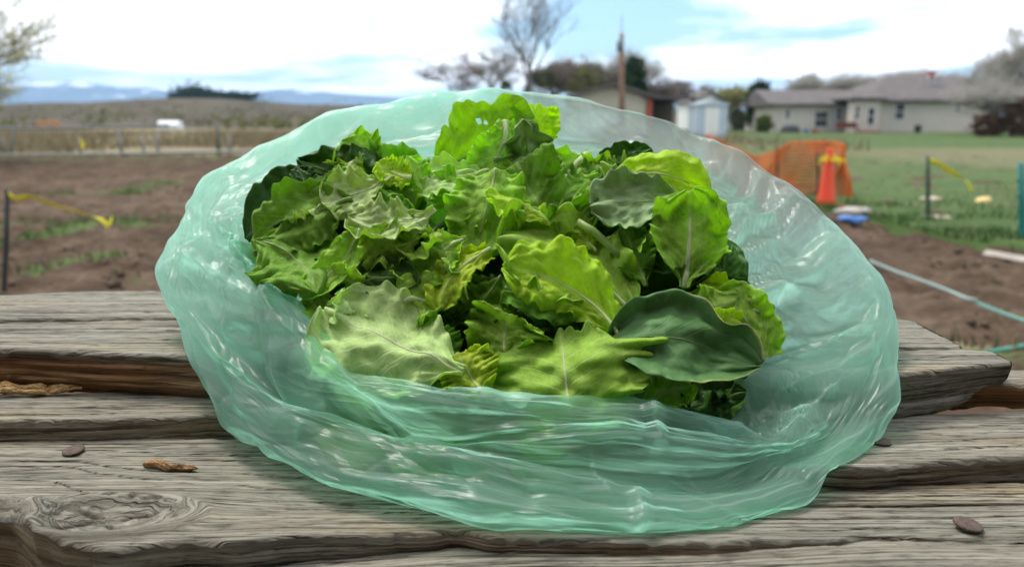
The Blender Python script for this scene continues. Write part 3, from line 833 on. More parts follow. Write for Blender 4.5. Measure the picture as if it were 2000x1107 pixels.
SHAPES = {
 'frill': [(0, .10), (.10, .15), (.22, .50), (.45, .88), (.68, 1), (.86, .86), (.95, .58), (1, .10)],
 'fan':   [(0, .30), (.25, .62), (.55, .95), (.8, 1), (.93, .95), (1, .80)],
 'spin':  [(0, .05), (.08, .32), (.25, .82), (.45, 1), (.65, .94), (.83, .68), (.94, .36), (1, .04)],
 'oak':   [(0, .10), (.12, .22), (.25, .85), (.36, .95), (.47, .45), (.58, .62), (.68, .75), (.80, .34), (.90, .38), (1, .05)],
 'strip': [(0, .55), (.2, .8), (.5, 1), (.8, .9), (.95, .6), (1, .15)],
}
NAMED = []
LEAF_GROUP = 'salad leaves heaped in the bag'
_leafno = [0]
def leaf(name, label, base, mid, tip, width, tone, style='frill', roll=0, bl=0, br=0, ruf=.5, ser=.5, rib=1.0, rib_tone=None, notch=None, nu=96, nv=64, cat='leaf', twist=0, holes=(), up=.42, tipt=1.0):
    _leafno[0] += 1
    seed = 1000 + _leafno[0] * 7
    rng = np.random.default_rng(seed)
    b, m_, t = P(*base), P(*mid), P(*tip)
    c = 2 * m_ - (b + t) / 2
    u = np.linspace(0, 1, nu)
    pt = ((1 - u) ** 2)[:, None] * b + (2 * u * (1 - u))[:, None] * c + (u ** 2)[:, None] * t
    tan = np.gradient(pt, axis=0); tan /= np.linalg.norm(tan, axis=1)[:, None]
    view = CAM - m_; dist = np.linalg.norm(view); view = view / dist
    fv = view * (1 - up) + np.array([0, -.25, 1.0]) * up; fv /= np.linalg.norm(fv)
    W = np.cross(tan, fv); W /= np.linalg.norm(W, axis=1)[:, None]
    Nn = np.cross(W, tan)
    ra = np.radians(roll + twist * (u - .5))[:, None]
    W, Nn = W * np.cos(ra) + Nn * np.sin(ra), Nn * np.cos(ra) - W * np.sin(ra)
    L = np.linalg.norm(np.diff(pt, axis=0), axis=1).sum()
    hw = width * .5 * dist / F * (1 + .30 * up) * 1.12
    k = np.array(SHAPES[style]); s = np.interp(u, k[:, 0], k[:, 1])
    s = np.convolve(np.pad(s, 2, mode='edge'), [.1, .2, .4, .2, .1], 'same')[2:-2]
    v = np.linspace(-1, 1, nv)
    U, Vv = np.meshgrid(u, v, indexing='ij')
    av = np.abs(Vv); sg = np.sign(Vv)
    side = (Vv > 0).astype(float)
    nl = rng.uniform(3.6, 5.2)
    def teeth(x, sd):
        ph = x * nl + .9 * fbm(x * 3, 0 * x + sd, int(sd), 2)
        f1 = ph % 1.0; big = np.sin(math.pi * f1 ** 1.25) ** .7
        ph2 = x * nl * 2.7 + .5 * vnoise(x * 6, 0 * x + 3, int(sd) + 3); f2 = 1 - np.sin(math.pi * (ph2 % 1.0) ** 1.3)
        amp = .35 + .65 * vnoise(x * 5, 0 * x + sd, int(sd) + 21)
        return (.55 * big + .38 * (1 - np.clip(f2, 0, 1))) * amp + .55 * fbm(x * 4, 0 * x + sd, int(sd) + 9, 3) - .3
    e = np.where(side > 0, teeth(U, seed + 1), teeth(U, seed + 2)) * ser * .36
    e = e + (.05 + ser * .5) * .7 * np.where(side > 0, fbm(U * 2.6, 0 * U + seed, seed + 5, 3), fbm(U * 2.6, 0 * U + seed + 40, seed + 6, 3))
    if notch:
        nu0, nw, nd, ns = notch
        e = e - nd * np.exp(-((U - nu0) / nw) ** 2) * (sg == ns)
    cross = hw * s[:, None]
    r = av + (av ** 3) * e
    bend = np.radians(np.where(sg > 0, br, bl)) * (.35 + .65 * s[:, None])
    bb = np.where(np.abs(bend) < 1e-3, 1e-3, bend)
    xo = np.sin(bb * r) / bb; no = (1 - np.cos(bb * r)) / bb
    fr = rng.uniform(2.6, 3.8); p1, p2 = rng.uniform(0, 6.28, 2)
    wob = np.sin(2 * math.pi * fr * U + np.where(side > 0, p1, p2) + 1.3 * fbm(U * 3, Vv, seed, 2)) + .55 * np.sin(2 * math.pi * fr * 2.3 * U + p2 * 2 + side * 2)
    wob = wob + 1.2 * fbm(U * 5, Vv * 2.5, seed + 50, 3)
    rr = ruf * hw * .38 * (av ** 2.4) * wob * np.minimum(s[:, None] * 1.5, 1)
    rr = rr + ruf * hw * .09 * smooth(.55, 1, av) * np.sin(2 * math.pi * fr * 3.1 * U + p1 * 3 + side * 1.7 + 2.0 * fbm(U * 4, Vv * 2, seed + 52, 2)) * np.minimum(s[:, None] * 1.5, 1)
    rr = rr + ruf * hw * .13 * smooth(.6, 1, U) * np.sin(Vv * rng.uniform(5, 8) + p1)
    # quilting between side veins, general buckle
    ph = U * 8 - av ** .8 * 3.2 + .21 * sg
    quilt = .0006 * (np.abs(np.sin(math.pi * ph)) ** .6 - .6) * smooth(0, .25, av) * (1 - .5 * av)
    buck = hw * .34 * fbm(U * 2.2, Vv * 1.4, seed + 60, 3)
    blis = .0005 * fbm(U * L * 260, Vv * hw * 260, seed + 61, 3)
    cu = rng.uniform(-.25, .35); rr = rr + cu * hw * smooth(.62, 1.0, U) ** 1.5 + rng.uniform(-.15, .3) * hw * smooth(.55, 1, av) ** 2 * np.minimum(s[:, None] * 1.5, 1)
    nz = rr + quilt + buck + blis + .0006 * np.exp(-(av * s[:, None] * hw / .003) ** 2)
    tt_ = L * .12 * tipt * smooth(.82, 1, U) * ser * (teeth(Vv * .5 + .5, seed + 4)) * np.minimum(1.4 * s[:, None] + .2, 1)
    X = pt[:, None, :] + W[:, None, :] * (sg * xo * cross)[..., None] + Nn[:, None, :] * (no * cross + nz)[..., None] + tan[:, None, :] * tt_[..., None]
    lc = np.stack([U, Vv, cross * np.ones_like(U)], -1)
    lm = np.stack([U * L + seed, Vv * cross, np.full_like(U, seed * .1)], -1)
    faces = grid_faces(nu, nv)[:, ::-1]
    if holes:
        keep = np.ones(len(faces), bool)
        fu = ((U[:-1, :-1] + U[1:, 1:]) / 2).ravel(); fv = ((Vv[:-1, :-1] + Vv[1:, 1:]) / 2).ravel()
        for (hu, hv, hr) in holes:
            keep &= ((fu - hu) * L) ** 2 + ((fv - hv) * hw) ** 2 > hr ** 2
        faces = faces[keep]
    o = mesh_np(name, X.reshape(-1, 3), np.ascontiguousarray(faces), TONE[tone], None, True,
                {'lc': ('FLOAT_VECTOR', lc.reshape(-1, 3)), 'lm': ('FLOAT_VECTOR', lm.reshape(-1, 3))})
    sol = o.modifiers.new('thickness', 'SOLIDIFY'); sol.thickness = .0004; sol.offset = 0
    if label:
        tag(o, label, cat, LEAF_GROUP); NAMED.append((mid[0], mid[1], label))
    if rib > 0:
        rt = rib_tone or ('pale' if tone in ('pale', 'light', 'lime') else 'green' if tone in ('mid', 'grey') else 'dark')
        um = int(nu * .86)
        rad = [.0012 * rib * (1 - .82 * (i / um)) for i in range(0, um, 3)]
        j = nv // 2
        cl = (X[:, j] + X[:, j - 1]) / 2
        mb_ = MB().tube([cl[i] + Nn[i] * (.0002 - rad[n_] * .15) for n_, i in enumerate(range(0, um, 3))], rad, 8)
        mb_.build('midrib', RIB[rt], o, True)
    return o

lt, sn = 'lettuce_leaf', 'spinach_leaf'
# ---- back row
leaf(lt, 'large frilled light green leaf standing highest at the back of the heap', (832, 352, .612), (930, 296, .620), (1040, 246, .628), 128, 'light', 'frill', ruf=.5, ser=.9, bl=15, br=-15, up=.1, rib=1.0, holes=[(.62, -.62, .0022), (.67, -.55, .0016)])
leaf(lt, 'small yellow green lobe beside the highest leaf, on its right', (1030, 335, .606), (1040, 270, .616), (1045, 206, .618), 78, 'lime', 'fan', ruf=.6, ser=.6, rib=.8)
leaf(lt, 'grey green oak shaped leaf in front of the highest leaf', (1025, 352, .584), (1030, 300, .590), (1020, 238, .594), 108, 'grey', 'oak', ruf=.35, ser=.3, bl=15, br=25, rib=.9)
leaf(lt, 'folded leaf with an upright pale cut stalk at the top centre', (986, 236, .600), (978, 290, .590), (940, 345, .583), 84, 'light', 'fan', ruf=.4, ser=.3, roll=20, bl=35, rib=2.0)
leaf(lt, 'pale matte leaf lying flat left of the top centre', (958, 345, .572), (865, 348, .580), (772, 372, .578), 82, 'pale', 'frill', ruf=.5, ser=.45, roll=-15, rib=.8)
leaf(lt, 'deep green leaf with a folded lit edge below the oak shaped leaf', (1062, 455, .545), (1045, 390, .560), (1010, 322, .572), 122, 'mid', 'fan', ruf=.35, ser=.35, bl=-40, br=55, rib=1)
leaf(lt, 'upright yellow green leaf left of centre under the pale flat leaf', (968, 335, .562), (950, 410, .548), (925, 492, .540), 128, 'light', 'strip', ruf=.5, ser=.35, bl=30, br=-25, rib=.8)
leaf(lt, 'curled leaf with a yellow green underside in the middle of the heap', (1085, 445, .538), (1020, 402, .545), (950, 392, .542), 70, 'lime', 'frill', ruf=.7, ser=.5, roll=-30, rib=.7)
leaf(lt, 'light leaf with a thick pale cut stalk at the back, right of the highest leaf', (1152, 294, .604), (1108, 342, .590), (1072, 402, .575), 100, 'light', 'frill', ruf=.5, ser=.4, bl=40, roll=10, rib=2.6)
leaf(lt, 'green leaf tucked right of the thick pale stalk', (1200, 330, .590), (1155, 355, .580), (1095, 392, .568), 92, 'mid', 'strip', ruf=.5, ser=.35, bl=30, rib=.8)
leaf(sn, 'dark green leaf tip reaching out at the back right', (1150, 330, .604), (1215, 318, .604), (1276, 298, .602), 58, 'dark', 'spin', ruf=.3, ser=.0, br=35, rib=.8)
leaf(lt, 'yellow leaf arching over the grey green one at the right', (1165, 400, .562), (1262, 340, .566), (1386, 378, .552), 72, 'lime', 'frill', ruf=.45, ser=.5, roll=-20, br=30, rib=1.4)
leaf(lt, 'broad matte grey green leaf at the upper right', (1345, 388, .540), (1250, 398, .546), (1152, 418, .545), 104, 'grey', 'frill', ruf=.4, ser=.4, bl=25, br=10, rib=.9)
leaf(lt, 'upright light leaf with a long pale rib at the right', (1336, 562, .512), (1346, 472, .524), (1345, 376, .536), 138, 'light', 'frill', ruf=.4, ser=.4, bl=35, br=-30, rib=1.8)
# ---- left group
leaf(sn, 'dark folded spinach leaf with a curling stalk at the upper left', (775, 345, .582), (690, 345, .588), (582, 312, .596), 98, 'dark', 'spin', ruf=.55, ser=.0, bl=50, br=-20, roll=20, rib=1.2, rib_tone='green')
leaf(sn, 'grey green spinach leaf leaning on the left wall of the bag', (640, 345, .586), (570, 400, .578), (484, 474, .560), 104, 'spin', 'spin', ruf=.25, ser=.0, bl=20, br=30, rib=1.0, rib_tone='green')
leaf(sn, 'small dark curled leaf tip at the left above the grey green spinach', (600, 380, .563), (592, 352, .566), (578, 328, .570), 44, 'spin', 'spin', ruf=.3, ser=0, bl=50, rib=.8)
leaf(sn, 'long dark green leaf with a lit upper edge at the left', (690, 395, .552), (585, 425, .546), (492, 492, .532), 120, 'mid', 'spin', ruf=.4, ser=.0, bl=-30, br=45, roll=-10, rib=1.0)
leaf(lt, 'pale translucent leaf at the back left', (735, 348, .594), (705, 315, .602), (664, 282, .604), 92, 'light', 'frill', ruf=.5, ser=.3, bl=25, rib=.9)
leaf(lt, 'pale bright leaf with water drops at the left', (765, 345, .562), (695, 378, .556), (628, 392, .548), 84, 'pale', 'frill', ruf=.5, ser=.4, bl=20, br=15, rib=.9)
leaf(lt, 'yellow green leaf stub with a brown cut end at the left', (802, 352, .568), (768, 340, .568), (738, 322, .570), 58, 'lime', 'strip', ruf=.6, ser=.3, bl=40, rib=1.6)
leaf(lt, 'pale ruffled leaf catching the light left of centre', (850, 408, .540), (768, 440, .534), (680, 422, .534), 88, 'pale', 'frill', ruf=.7, ser=.5, bl=30, roll=-10, rib=.8)
leaf(lt, 'ruffled green leaf below the pale ruffled one', (815, 470, .532), (765, 482, .528), (722, 452, .530), 88, 'light', 'frill', ruf=.8, ser=.5, br=25, rib=.7)
leaf(lt, 'matte leaf with a brown spot and holes beside the left bag edge', (505, 478, .535), (578, 505, .524), (618, 586, .504), 158, 'mid', 'spin', ruf=.25, ser=.08, bl=-15, br=15, rib=1.0, holes=[(.62, -.30, .0016)])
leaf(lt, 'narrow bright curled leaf right of the spotted leaf', (702, 448, .532), (668, 510, .520), (588, 582, .502), 60, 'light', 'strip', ruf=.35, ser=.08, bl=40, br=20, rib=.7)
leaf(sn, 'dark green flat leaf above the big pale leaf', (690, 560, .512), (750, 545, .514), (822, 556, .510), 72, 'dark', 'spin', ruf=.2, ser=.0, rib=.9, rib_tone='green')
leaf(lt, 'small lime leaf edge squeezed beside the left bag edge', (665, 650, .494), (630, 610, .502), (598, 575, .508), 62, 'light', 'frill', ruf=.6, ser=.4, rib=.8)
# ---- middle
leaf(lt, 'light ruffled leaf standing at the centre left', (912, 465, .530), (862, 500, .524), (828, 560, .514), 78, 'light', 'frill', ruf=.6, ser=.45, bl=30, br=-10, rib=.8)
leaf(lt, 'curled leaf with a pale top and lime fold at the centre', (958, 492, .522), (890, 535, .512), (858, 606, .500), 72, 'lime', 'strip', ruf=.55, ser=.2, bl=45, br=-35, rib=.9)
leaf(lt, 'light leaf with a broad pale rib behind the big pale leaf', (748, 622, .500), (808, 588, .504), (868, 600, .500), 96, 'light', 'frill', ruf=.5, ser=.4, bl=20, rib=2.8)
leaf(lt, 'large lobed green leaf right of centre', (1252, 640, .502), (1130, 520, .520), (968, 478, .524), 178, 'light', 'frill', ruf=.5, ser=.7, bl=20, br=-15, rib=1.1)
leaf(lt, 'bright yellow lime leaf curling forward at the centre', (1212, 672, .478), (1120, 560, .494), (982, 522, .502), 118, 'lime', 'frill', ruf=.5, ser=.5, bl=-40, br=40, rib=.9)
leaf(lt, 'small frilly leaf under the yellow lime leaf', (990, 705, .482), (985, 660, .490), (1000, 612, .494), 128, 'light', 'fan', ruf=.9, ser=.6, rib=.8)
leaf(lt, 'smooth green leaf in shade below the yellow lime leaf', (985, 560, .506), (1060, 580, .502), (1140, 602, .498), 82, 'mid', 'strip', ruf=.3, ser=.1, rib=.9)
leaf(lt, 'little serrated green leaf in a dark gap at the centre left', (880, 705, .482), (865, 680, .486), (845, 650, .490), 82, 'mid', 'frill', ruf=.5, ser=.5, rib=.7)
# ---- front row
leaf(lt, 'big pale leaf folded along its rib at the front left', (905, 722, .455), (770, 672, .474), (634, 598, .494), 196, 'pale', 'frill', ruf=.26, ser=.3, bl=-10, br=35, roll=0, rib=.8, up=.6)
leaf(lt, 'yellow green leaf end behind the front edge, beside the big pale leaf', (945, 775, .456), (920, 735, .462), (892, 690, .468), 96, 'lime', 'fan', ruf=.7, ser=.5, bl=20, rib=.9)
leaf(lt, 'wide fan shaped leaf with a toothed top at the front', (1115, 850, .452), (1105, 745, .460), (1095, 642, .472), 345, 'light', 'fan', ruf=.35, ser=.6, up=.2, tipt=3.2, bl=-18, br=-12, rib=1.0)
leaf(lt, 'small curled leaf end right of the fan shaped leaf', (1245, 800, .458), (1300, 770, .460), (1352, 745, .464), 72, 'light', 'frill', ruf=.7, ser=.4, rib=.8)
leaf(sn, 'large dark spinach leaf with a yellowed torn edge at the right front', (1178, 682, .474), (1325, 664, .470), (1474, 716, .466), 168, 'torn', 'spin', ruf=.12, ser=.03, bl=-20, br=35, rib=.8, notch=(.74, .09, .55, -1), up=.3, nu=84, nv=60)
leaf(lt, 'light leaf squeezed between the spinach and the right bag wall', (1492, 700, .498), (1455, 630, .506), (1395, 572, .512), 92, 'light', 'strip', ruf=.45, ser=.2, bl=30, rib=.8)
leaf(lt, 'yellow curled leaf edge above the dark spinach leaf', (1478, 612, .512), (1430, 588, .514), (1372, 552, .520), 56, 'lime', 'frill', ruf=.7, ser=.3, br=40, rib=.7)
leaf(sn, 'dark leaf in shade below the big spinach leaf', (1340, 800, .468), (1385, 785, .470), (1450, 775, .474), 82, 'dark', 'spin', ruf=.3, ser=.1, rib=.8)
leaf(sn, 'dark leaf behind the upright leaf, against the right bag wall', (1390, 590, .522), (1412, 530, .534), (1418, 465, .546), 74, 'dark', 'spin', ruf=.3, ser=.0, rib=.8)
leaf(sn, 'dark green leaf in the shaded gap right of centre', (1230, 520, .532), (1290, 480, .536), (1330, 430, .540), 110, 'dark', 'spin', ruf=.3, ser=.0, rib=.9)
leaf(lt, 'green leaf piece with torn edge right of centre', (1262, 560, .518), (1240, 500, .528), (1215, 440, .538), 74, 'mid', 'frill', ruf=.6, ser=.4, br=40, rib=.8)
leaf(lt, 'frilly green leaf bits below the grey green leaf', (1165, 465, .540), (1130, 430, .546), (1112, 400, .552), 88, 'mid', 'frill', ruf=.8, ser=.5, rib=.7)
leaf(lt, 'small yellow green frill between the large lobed leaf and the stalk', (1165, 490, .530), (1140, 465, .535), (1118, 448, .538), 48, 'lime', 'frill', ruf=.8, ser=.5, rib=.6)
leaf(lt, 'mid green leaf with wavy edge at the left of the centre gap', (735, 455, .538), (760, 420, .545), (790, 385, .552), 78, 'mid', 'frill', ruf=.6, ser=.4, rib=.7)

# bare stalk
sk = MB().tube([P(1128, 432, .536), P(1160, 452, .533), P(1195, 484, .529), P(1215, 505, .527)], [.0022, .0026, .0027, .0024], 10)
tag(sk.build('leaf_stalk', RIB['green'], None, True), 'round green stalk in the shaded gap right of centre', 'stalk', LEAF_GROUP)

rngp = random.Random(21)
_first = list(NAMED)
for i, (qx, qy, lab) in enumerate(_first):
    px = qx + rngp.uniform(-55, 55); py = qy + rngp.uniform(-35, 45)
    py = max(py, 338)
    if i in (0, 1, 2, 10, 35, 37, 39, 44) or py > 745: continue
    lo_, hi_ = (float(np.interp(py, [290, 350, 480, 600, 700, 780], [840, 640, 540, 650, 750, 820])), float(np.interp(py, [290, 350, 480, 600, 700, 780], [1130, 1320, 1370, 1410, 1400, 1360])))
    px = min(max(px, lo_), hi_)
    Y = float(np.interp(py, [200, 300, 450, 600, 770, 820], [.632, .598, .545, .505, .462, .458])) + rngp.uniform(-.002, .014)
    an = rngp.uniform(0, 6.28); ln = rngp.uniform(28, 52)
    dx_, dy_ = math.cos(an) * ln, math.sin(an) * ln * .8
    words = ('torn piece tucked by the ' + lab).split()
    if len(words) > 16:
        for cut in (' at ', ' with ', ' beside ', ' between ', ' in front ', ' right of ', ' above ', ' left of '):
            if len(words) > 16 and cut in lab: lab = lab.split(cut)[0]; words = ('torn piece tucked by the ' + lab).split()
    leaf('lettuce_leaf', ' '.join(words[:16]), (px - dx_, py - dy_, Y + rngp.uniform(-.010, .012)), (px, py, Y - .006), (px + dx_, py + dy_, Y + rngp.uniform(-.010, .012)),
         rngp.uniform(48, 84), rngp.choice(['light', 'light', 'mid', 'light', 'pale', 'lime']), rngp.choice(['strip', 'fan', 'frill']), roll=rngp.uniform(-40, 40), ruf=rngp.uniform(.5, .9), ser=rngp.uniform(.3, .8),
         bl=rngp.uniform(-70, 80), br=rngp.uniform(-70, 80), up=rngp.uniform(0, .7), rib=rngp.choice([0, .7, 1.4]), nu=60, nv=40)

# leaves deeper in the heap, seen only in the gaps
rngf = random.Random(5)
HEAP_Y = lambda py: np.interp(py, [200, 300, 450, 600, 770, 820], [.632, .598, .545, .505, .462, .458])
HX0 = lambda py: np.interp(py, [290, 350, 480, 600, 700, 780], [840, 640, 520, 640, 740, 800])
HX1 = lambda py: np.interp(py, [290, 350, 480, 600, 700, 780], [1130, 1330, 1370, 1400, 1400, 1380])
import re as _re
_free = list(_first)
def near_label(px, py):
    _free.sort(key=lambda q: (q[0] - px) ** 2 + (q[1] - py) ** 2)
    lab = _free.pop(0)[2] if _free else None
    if lab is None: return None
    out = 'dim leaf deep under the ' + lab
    for cut in (' at ', ' with ', ' beside ', ' between ', ' in front ', ' right of ', ' above '):
        if len(out.split()) > 16 and cut in lab: lab = lab.split(cut)[0]; out = 'dim leaf deep under the ' + lab
    return ' '.join(out.split()[:16])
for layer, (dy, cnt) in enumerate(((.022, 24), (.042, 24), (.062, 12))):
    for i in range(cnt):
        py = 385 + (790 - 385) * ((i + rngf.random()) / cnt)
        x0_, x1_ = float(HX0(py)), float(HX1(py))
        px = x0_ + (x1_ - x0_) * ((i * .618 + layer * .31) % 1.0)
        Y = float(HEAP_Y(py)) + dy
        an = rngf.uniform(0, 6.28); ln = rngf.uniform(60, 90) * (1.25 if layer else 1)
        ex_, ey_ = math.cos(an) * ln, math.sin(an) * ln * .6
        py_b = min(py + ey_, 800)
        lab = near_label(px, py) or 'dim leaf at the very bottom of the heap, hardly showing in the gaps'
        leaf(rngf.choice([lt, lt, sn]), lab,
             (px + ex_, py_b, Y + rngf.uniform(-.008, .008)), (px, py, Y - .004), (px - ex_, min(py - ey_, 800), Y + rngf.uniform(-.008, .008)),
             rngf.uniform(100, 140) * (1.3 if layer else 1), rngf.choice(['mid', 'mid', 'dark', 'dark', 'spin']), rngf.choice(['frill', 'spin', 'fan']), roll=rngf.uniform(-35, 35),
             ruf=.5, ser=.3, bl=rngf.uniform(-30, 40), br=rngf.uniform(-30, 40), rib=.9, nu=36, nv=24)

k_ = 0
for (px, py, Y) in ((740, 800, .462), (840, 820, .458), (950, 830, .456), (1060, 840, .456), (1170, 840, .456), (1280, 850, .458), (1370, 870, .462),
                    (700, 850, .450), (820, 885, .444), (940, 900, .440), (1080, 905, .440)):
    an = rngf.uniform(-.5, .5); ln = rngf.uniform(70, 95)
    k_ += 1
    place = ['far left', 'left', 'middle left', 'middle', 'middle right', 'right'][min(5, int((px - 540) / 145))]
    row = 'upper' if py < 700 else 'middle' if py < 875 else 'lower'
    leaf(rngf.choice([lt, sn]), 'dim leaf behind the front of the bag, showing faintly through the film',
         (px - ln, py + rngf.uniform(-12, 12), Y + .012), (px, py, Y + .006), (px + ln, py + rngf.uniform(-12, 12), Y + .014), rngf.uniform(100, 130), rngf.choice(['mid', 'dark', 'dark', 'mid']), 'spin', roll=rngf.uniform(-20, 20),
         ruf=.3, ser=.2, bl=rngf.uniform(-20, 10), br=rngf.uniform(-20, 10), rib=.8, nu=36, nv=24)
HAZE = True
HAZE_DENSITY = 1.4e-4
# ------------------------------------------------------------------ ground, hills
def ground_material(name, cols, gcol=None, scale=1.0, bump=.5):
    """soil or meadow; attribute 'grass' mixes in the plants' own colour"""
    m, nt, out = nmat(name)
    tc = N(nt, 'ShaderNodeTexCoord'); ob = tc.outputs['Object']
    a = noise_n(nt, ob, 2.3 * scale, 6, .65); b_ = noise_n(nt, ob, 14 * scale, 4, .6); c_ = noise_n(nt, ob, .25 * scale, 4, .55)
    f = math_n(nt, 'ADD', math_n(nt, 'MULTIPLY', a, .5), math_n(nt, 'ADD', math_n(nt, 'MULTIPLY', b_, .25), math_n(nt, 'MULTIPLY', c_, .25)))
    cc = ramp(nt, f, [(.36, cols[0]), (.5, cols[1]), (.64, cols[2])])
    if gcol:
        g = N(nt, 'ShaderNodeAttribute', attribute_name='grass').outputs['Fac']
        g = math_n(nt, 'ADD', g, math_n(nt, 'MULTIPLY', math_n(nt, 'SUBTRACT', a, .5), 1.2))
        g = math_n(nt, 'MULTIPLY', math_n(nt, 'SUBTRACT', g, .35), 2.6, clamp=True)
        gc = ramp(nt, b_, [(.3, gcol[0]), (.7, gcol[1])])
        cc = mixc(nt, g, cc, gc)
    bs = N(nt, 'ShaderNodeBsdfPrincipled', {'Base Color': cc, 'Roughness': .95, 'Specular IOR Level': .1})
    bp = N(nt, 'ShaderNodeBump', {'Height': f, 'Strength': bump, 'Distance': .15})
    nt.links.new(bp.outputs[0], bs.inputs['Normal'])
    nt.links.new(bs.outputs[0], out.inputs[0])
    return m
MEADOW = ground_material('dry_meadow', [(.11, .095, .055), (.18, .15, .09), (.27, .215, .13)], scale=.25)
SOIL = ground_material('garden_soil', [(.030, .019, .011), (.075, .050, .033), (.145, .105, .072)], [(.05, .085, .022), (.10, .135, .045)])
LAWN = ground_material('lawn', [(.040, .075, .02), (.062, .098, .03), (.11, .12, .052)], [(.11, .11, .055), (.16, .145, .08)], .8, .3)
HILLM = ground_material('hill_scrub', [(.036, .030, .018), (.066, .054, .034), (.105, .086, .054)], scale=.035)

struct(mesh_np('ground', [(-12000, -3000, -.06), (12000, -3000, -.06), (12000, 15000, -.06), (-12000, 15000, -.06)], [(0, 1, 2, 3)], MEADOW, None, False))

def sheet(name, xs, ys, zf, mat, mask=None):
    X, Y = np.meshgrid(xs, ys, indexing='ij')
    Z = zf(X, Y)
    at = {'grass': ('FLOAT', mask(X, Y).ravel())} if mask is not None else None
    return struct(mesh_np(name, np.stack([X, Y, Z], -1).reshape(-1, 3), np.ascontiguousarray(grid_faces(len(xs), len(ys))), mat, None, True, at))

def band(X, Y, pts, wid):
    """mask round a polyline in plan given by pixels on the ground"""
    Q = np.array([G(px, py)[:2] for px, py in pts]); d = np.full(X.shape, 1e9)
    for p, q in zip(Q[:-1], Q[1:]):
        e = q - p; t = np.clip(((X - p[0]) * e[0] + (Y - p[1]) * e[1]) / (e @ e), 0, 1)
        d = np.minimum(d, np.hypot(X - p[0] - t * e[0], (Y - p[1] - t * e[1])))
    return np.exp(-(d / wid) ** 2)

LB = np.array([G(px, py)[:2] for px, py in [(1000, 330), (1500, 392), (1650, 425), (1760, 452), (1900, 490), (2100, 515), (2600, 560)]])
lawn_edge = lambda x: np.interp(x, LB[:, 0], LB[:, 1])
def soil_mask(X, Y):
    m = 1.0 * band(X, Y, [(40, 475), (130, 452), (230, 432)], .28) + .9 * band(X, Y, [(80, 530), (130, 518), (200, 505)], .16)
    m += .6 * band(X, Y, [(100, 385), (220, 378), (330, 360)], .5) + .42 * smooth(17, 21, Y) * (X < 0)
    m += .75 * band(X, Y, [(1880, 690), (2000, 720), (2200, 720)], .35) + .5 * band(X, Y, [(230, 550), (270, 545)], .12)
    m += .55 * smooth(.5, 0, np.abs(Y - 9 - .15 * X)) * (X < 0) * vnoise(X * .8, Y, 5)
    return np.clip(m, 0, 1)
def soil_z(X, Y):
    rows = .022 * np.sin((Y - .25 * X) * 5.2) * smooth(26, 8, Y)
    return .005 + rows + .09 * fbm(X * 2.2, Y * 2.2, 61, 5, .6) + .05 * fbm(X * 9, Y * 9, 63, 3, .6)
sheet('garden_soil', np.linspace(-17, 13, 430), np.concatenate([np.linspace(1.3, 9, 230), np.linspace(9.05, 24, 170)]), soil_z, SOIL, soil_mask)
# lawn: a strip mesh from its near edge to the houses
xs = np.linspace(-3, 70, 160); tl = np.linspace(0, 1, 120) ** 1.8
X = np.repeat(xs[:, None], len(tl), 1); Y = lawn_edge(xs)[:, None] + (95 - lawn_edge(xs))[:, None] * tl[None, :]
Zl = .04 + .05 * fbm(X * .8, Y * .8, 71, 4) * smooth(40, 8, Y) + .12 * smooth(0, .6, Y - lawn_edge(X)) - .10
dryl = np.clip(.45 * np.exp(-((Y - 24) / 8) ** 2) + .5 * vnoise(X * .25, Y * .12, 8) * smooth(9, 16, Y) + .5 * np.exp(-((Y - 9.3 - .3 * vnoise(X, Y, 2)) / .35) ** 2), 0, 1)
struct(mesh_np('lawn', np.stack([X, Y, Zl], -1).reshape(-1, 3), np.ascontiguousarray(grid_faces(len(xs), len(tl))), LAWN, None, True, {'grass': ('FLOAT', dryl.ravel())}))

def segs_mesh(segs, n=3):
    """segs: array (k,8) p,q,r0,r1 -> prisms"""
    S = np.array(segs); p, q, r0, r1 = S[:, :3], S[:, 3:6], S[:, 6], S[:, 7]
    t = q - p; t /= np.linalg.norm(t, axis=1)[:, None] + 1e-9
    a = np.where(np.abs(t[:, 2:3]) < .9, np.array([[0, 0, 1.0]]), np.array([[1.0, 0, 0]]))
    e1 = np.cross(t, a); e1 /= np.linalg.norm(e1, axis=1)[:, None]; e2 = np.cross(t, e1)
    an = np.arange(n) * 2 * math.pi / n
    ring = e1[:, None, :] * np.cos(an)[None, :, None] + e2[:, None, :] * np.sin(an)[None, :, None]
    A = p[:, None, :] + ring * r0[:, None, None]; B = q[:, None, :] + ring * r1[:, None, None]
    V = np.concatenate([A, B], 1).reshape(-1, 3)
    k = np.arange(n); f = np.stack([k, (k + 1) % n, n + (k + 1) % n, n + k], 1)
    Fc = (np.arange(len(S))[:, None, None] * 2 * n + f[None]).reshape(-1, 4)
    return V, Fc

GRASSM = simple('grass_blades', (.055, .105, .025), .7, .45, 3.0, .2)
DRYM = simple('dry_grass_blades', (.21, .17, .095), .8, .35, 3.0, .2)
def blades(name, pts, hmin, hmax, mat, seed):
    rng = np.random.default_rng(seed); n = len(pts)
    a = rng.uniform(0, 6.28, n); h = rng.uniform(hmin, hmax, n); w = h * .06 + .003
    d = np.stack([np.cos(a), np.sin(a), 0 * a], 1); ln = rng.normal(0, .35, (n, 2))
    tip = pts + np.stack([ln[:, 0] * h, ln[:, 1] * h, h], 1)
    V = np.stack([pts - d * w[:, None], pts + d * w[:, None], tip], 1).reshape(-1, 3)
    return struct(mesh_np(name, V, np.arange(3 * n).reshape(-1, 3), mat, None, False), 'stuff')
rg = np.random.default_rng(12)
n = 26000
gx = rg.uniform(1.5, 9, n); gy = lawn_edge(gx) - .15 + np.abs(rg.normal(0, 2.4, n))
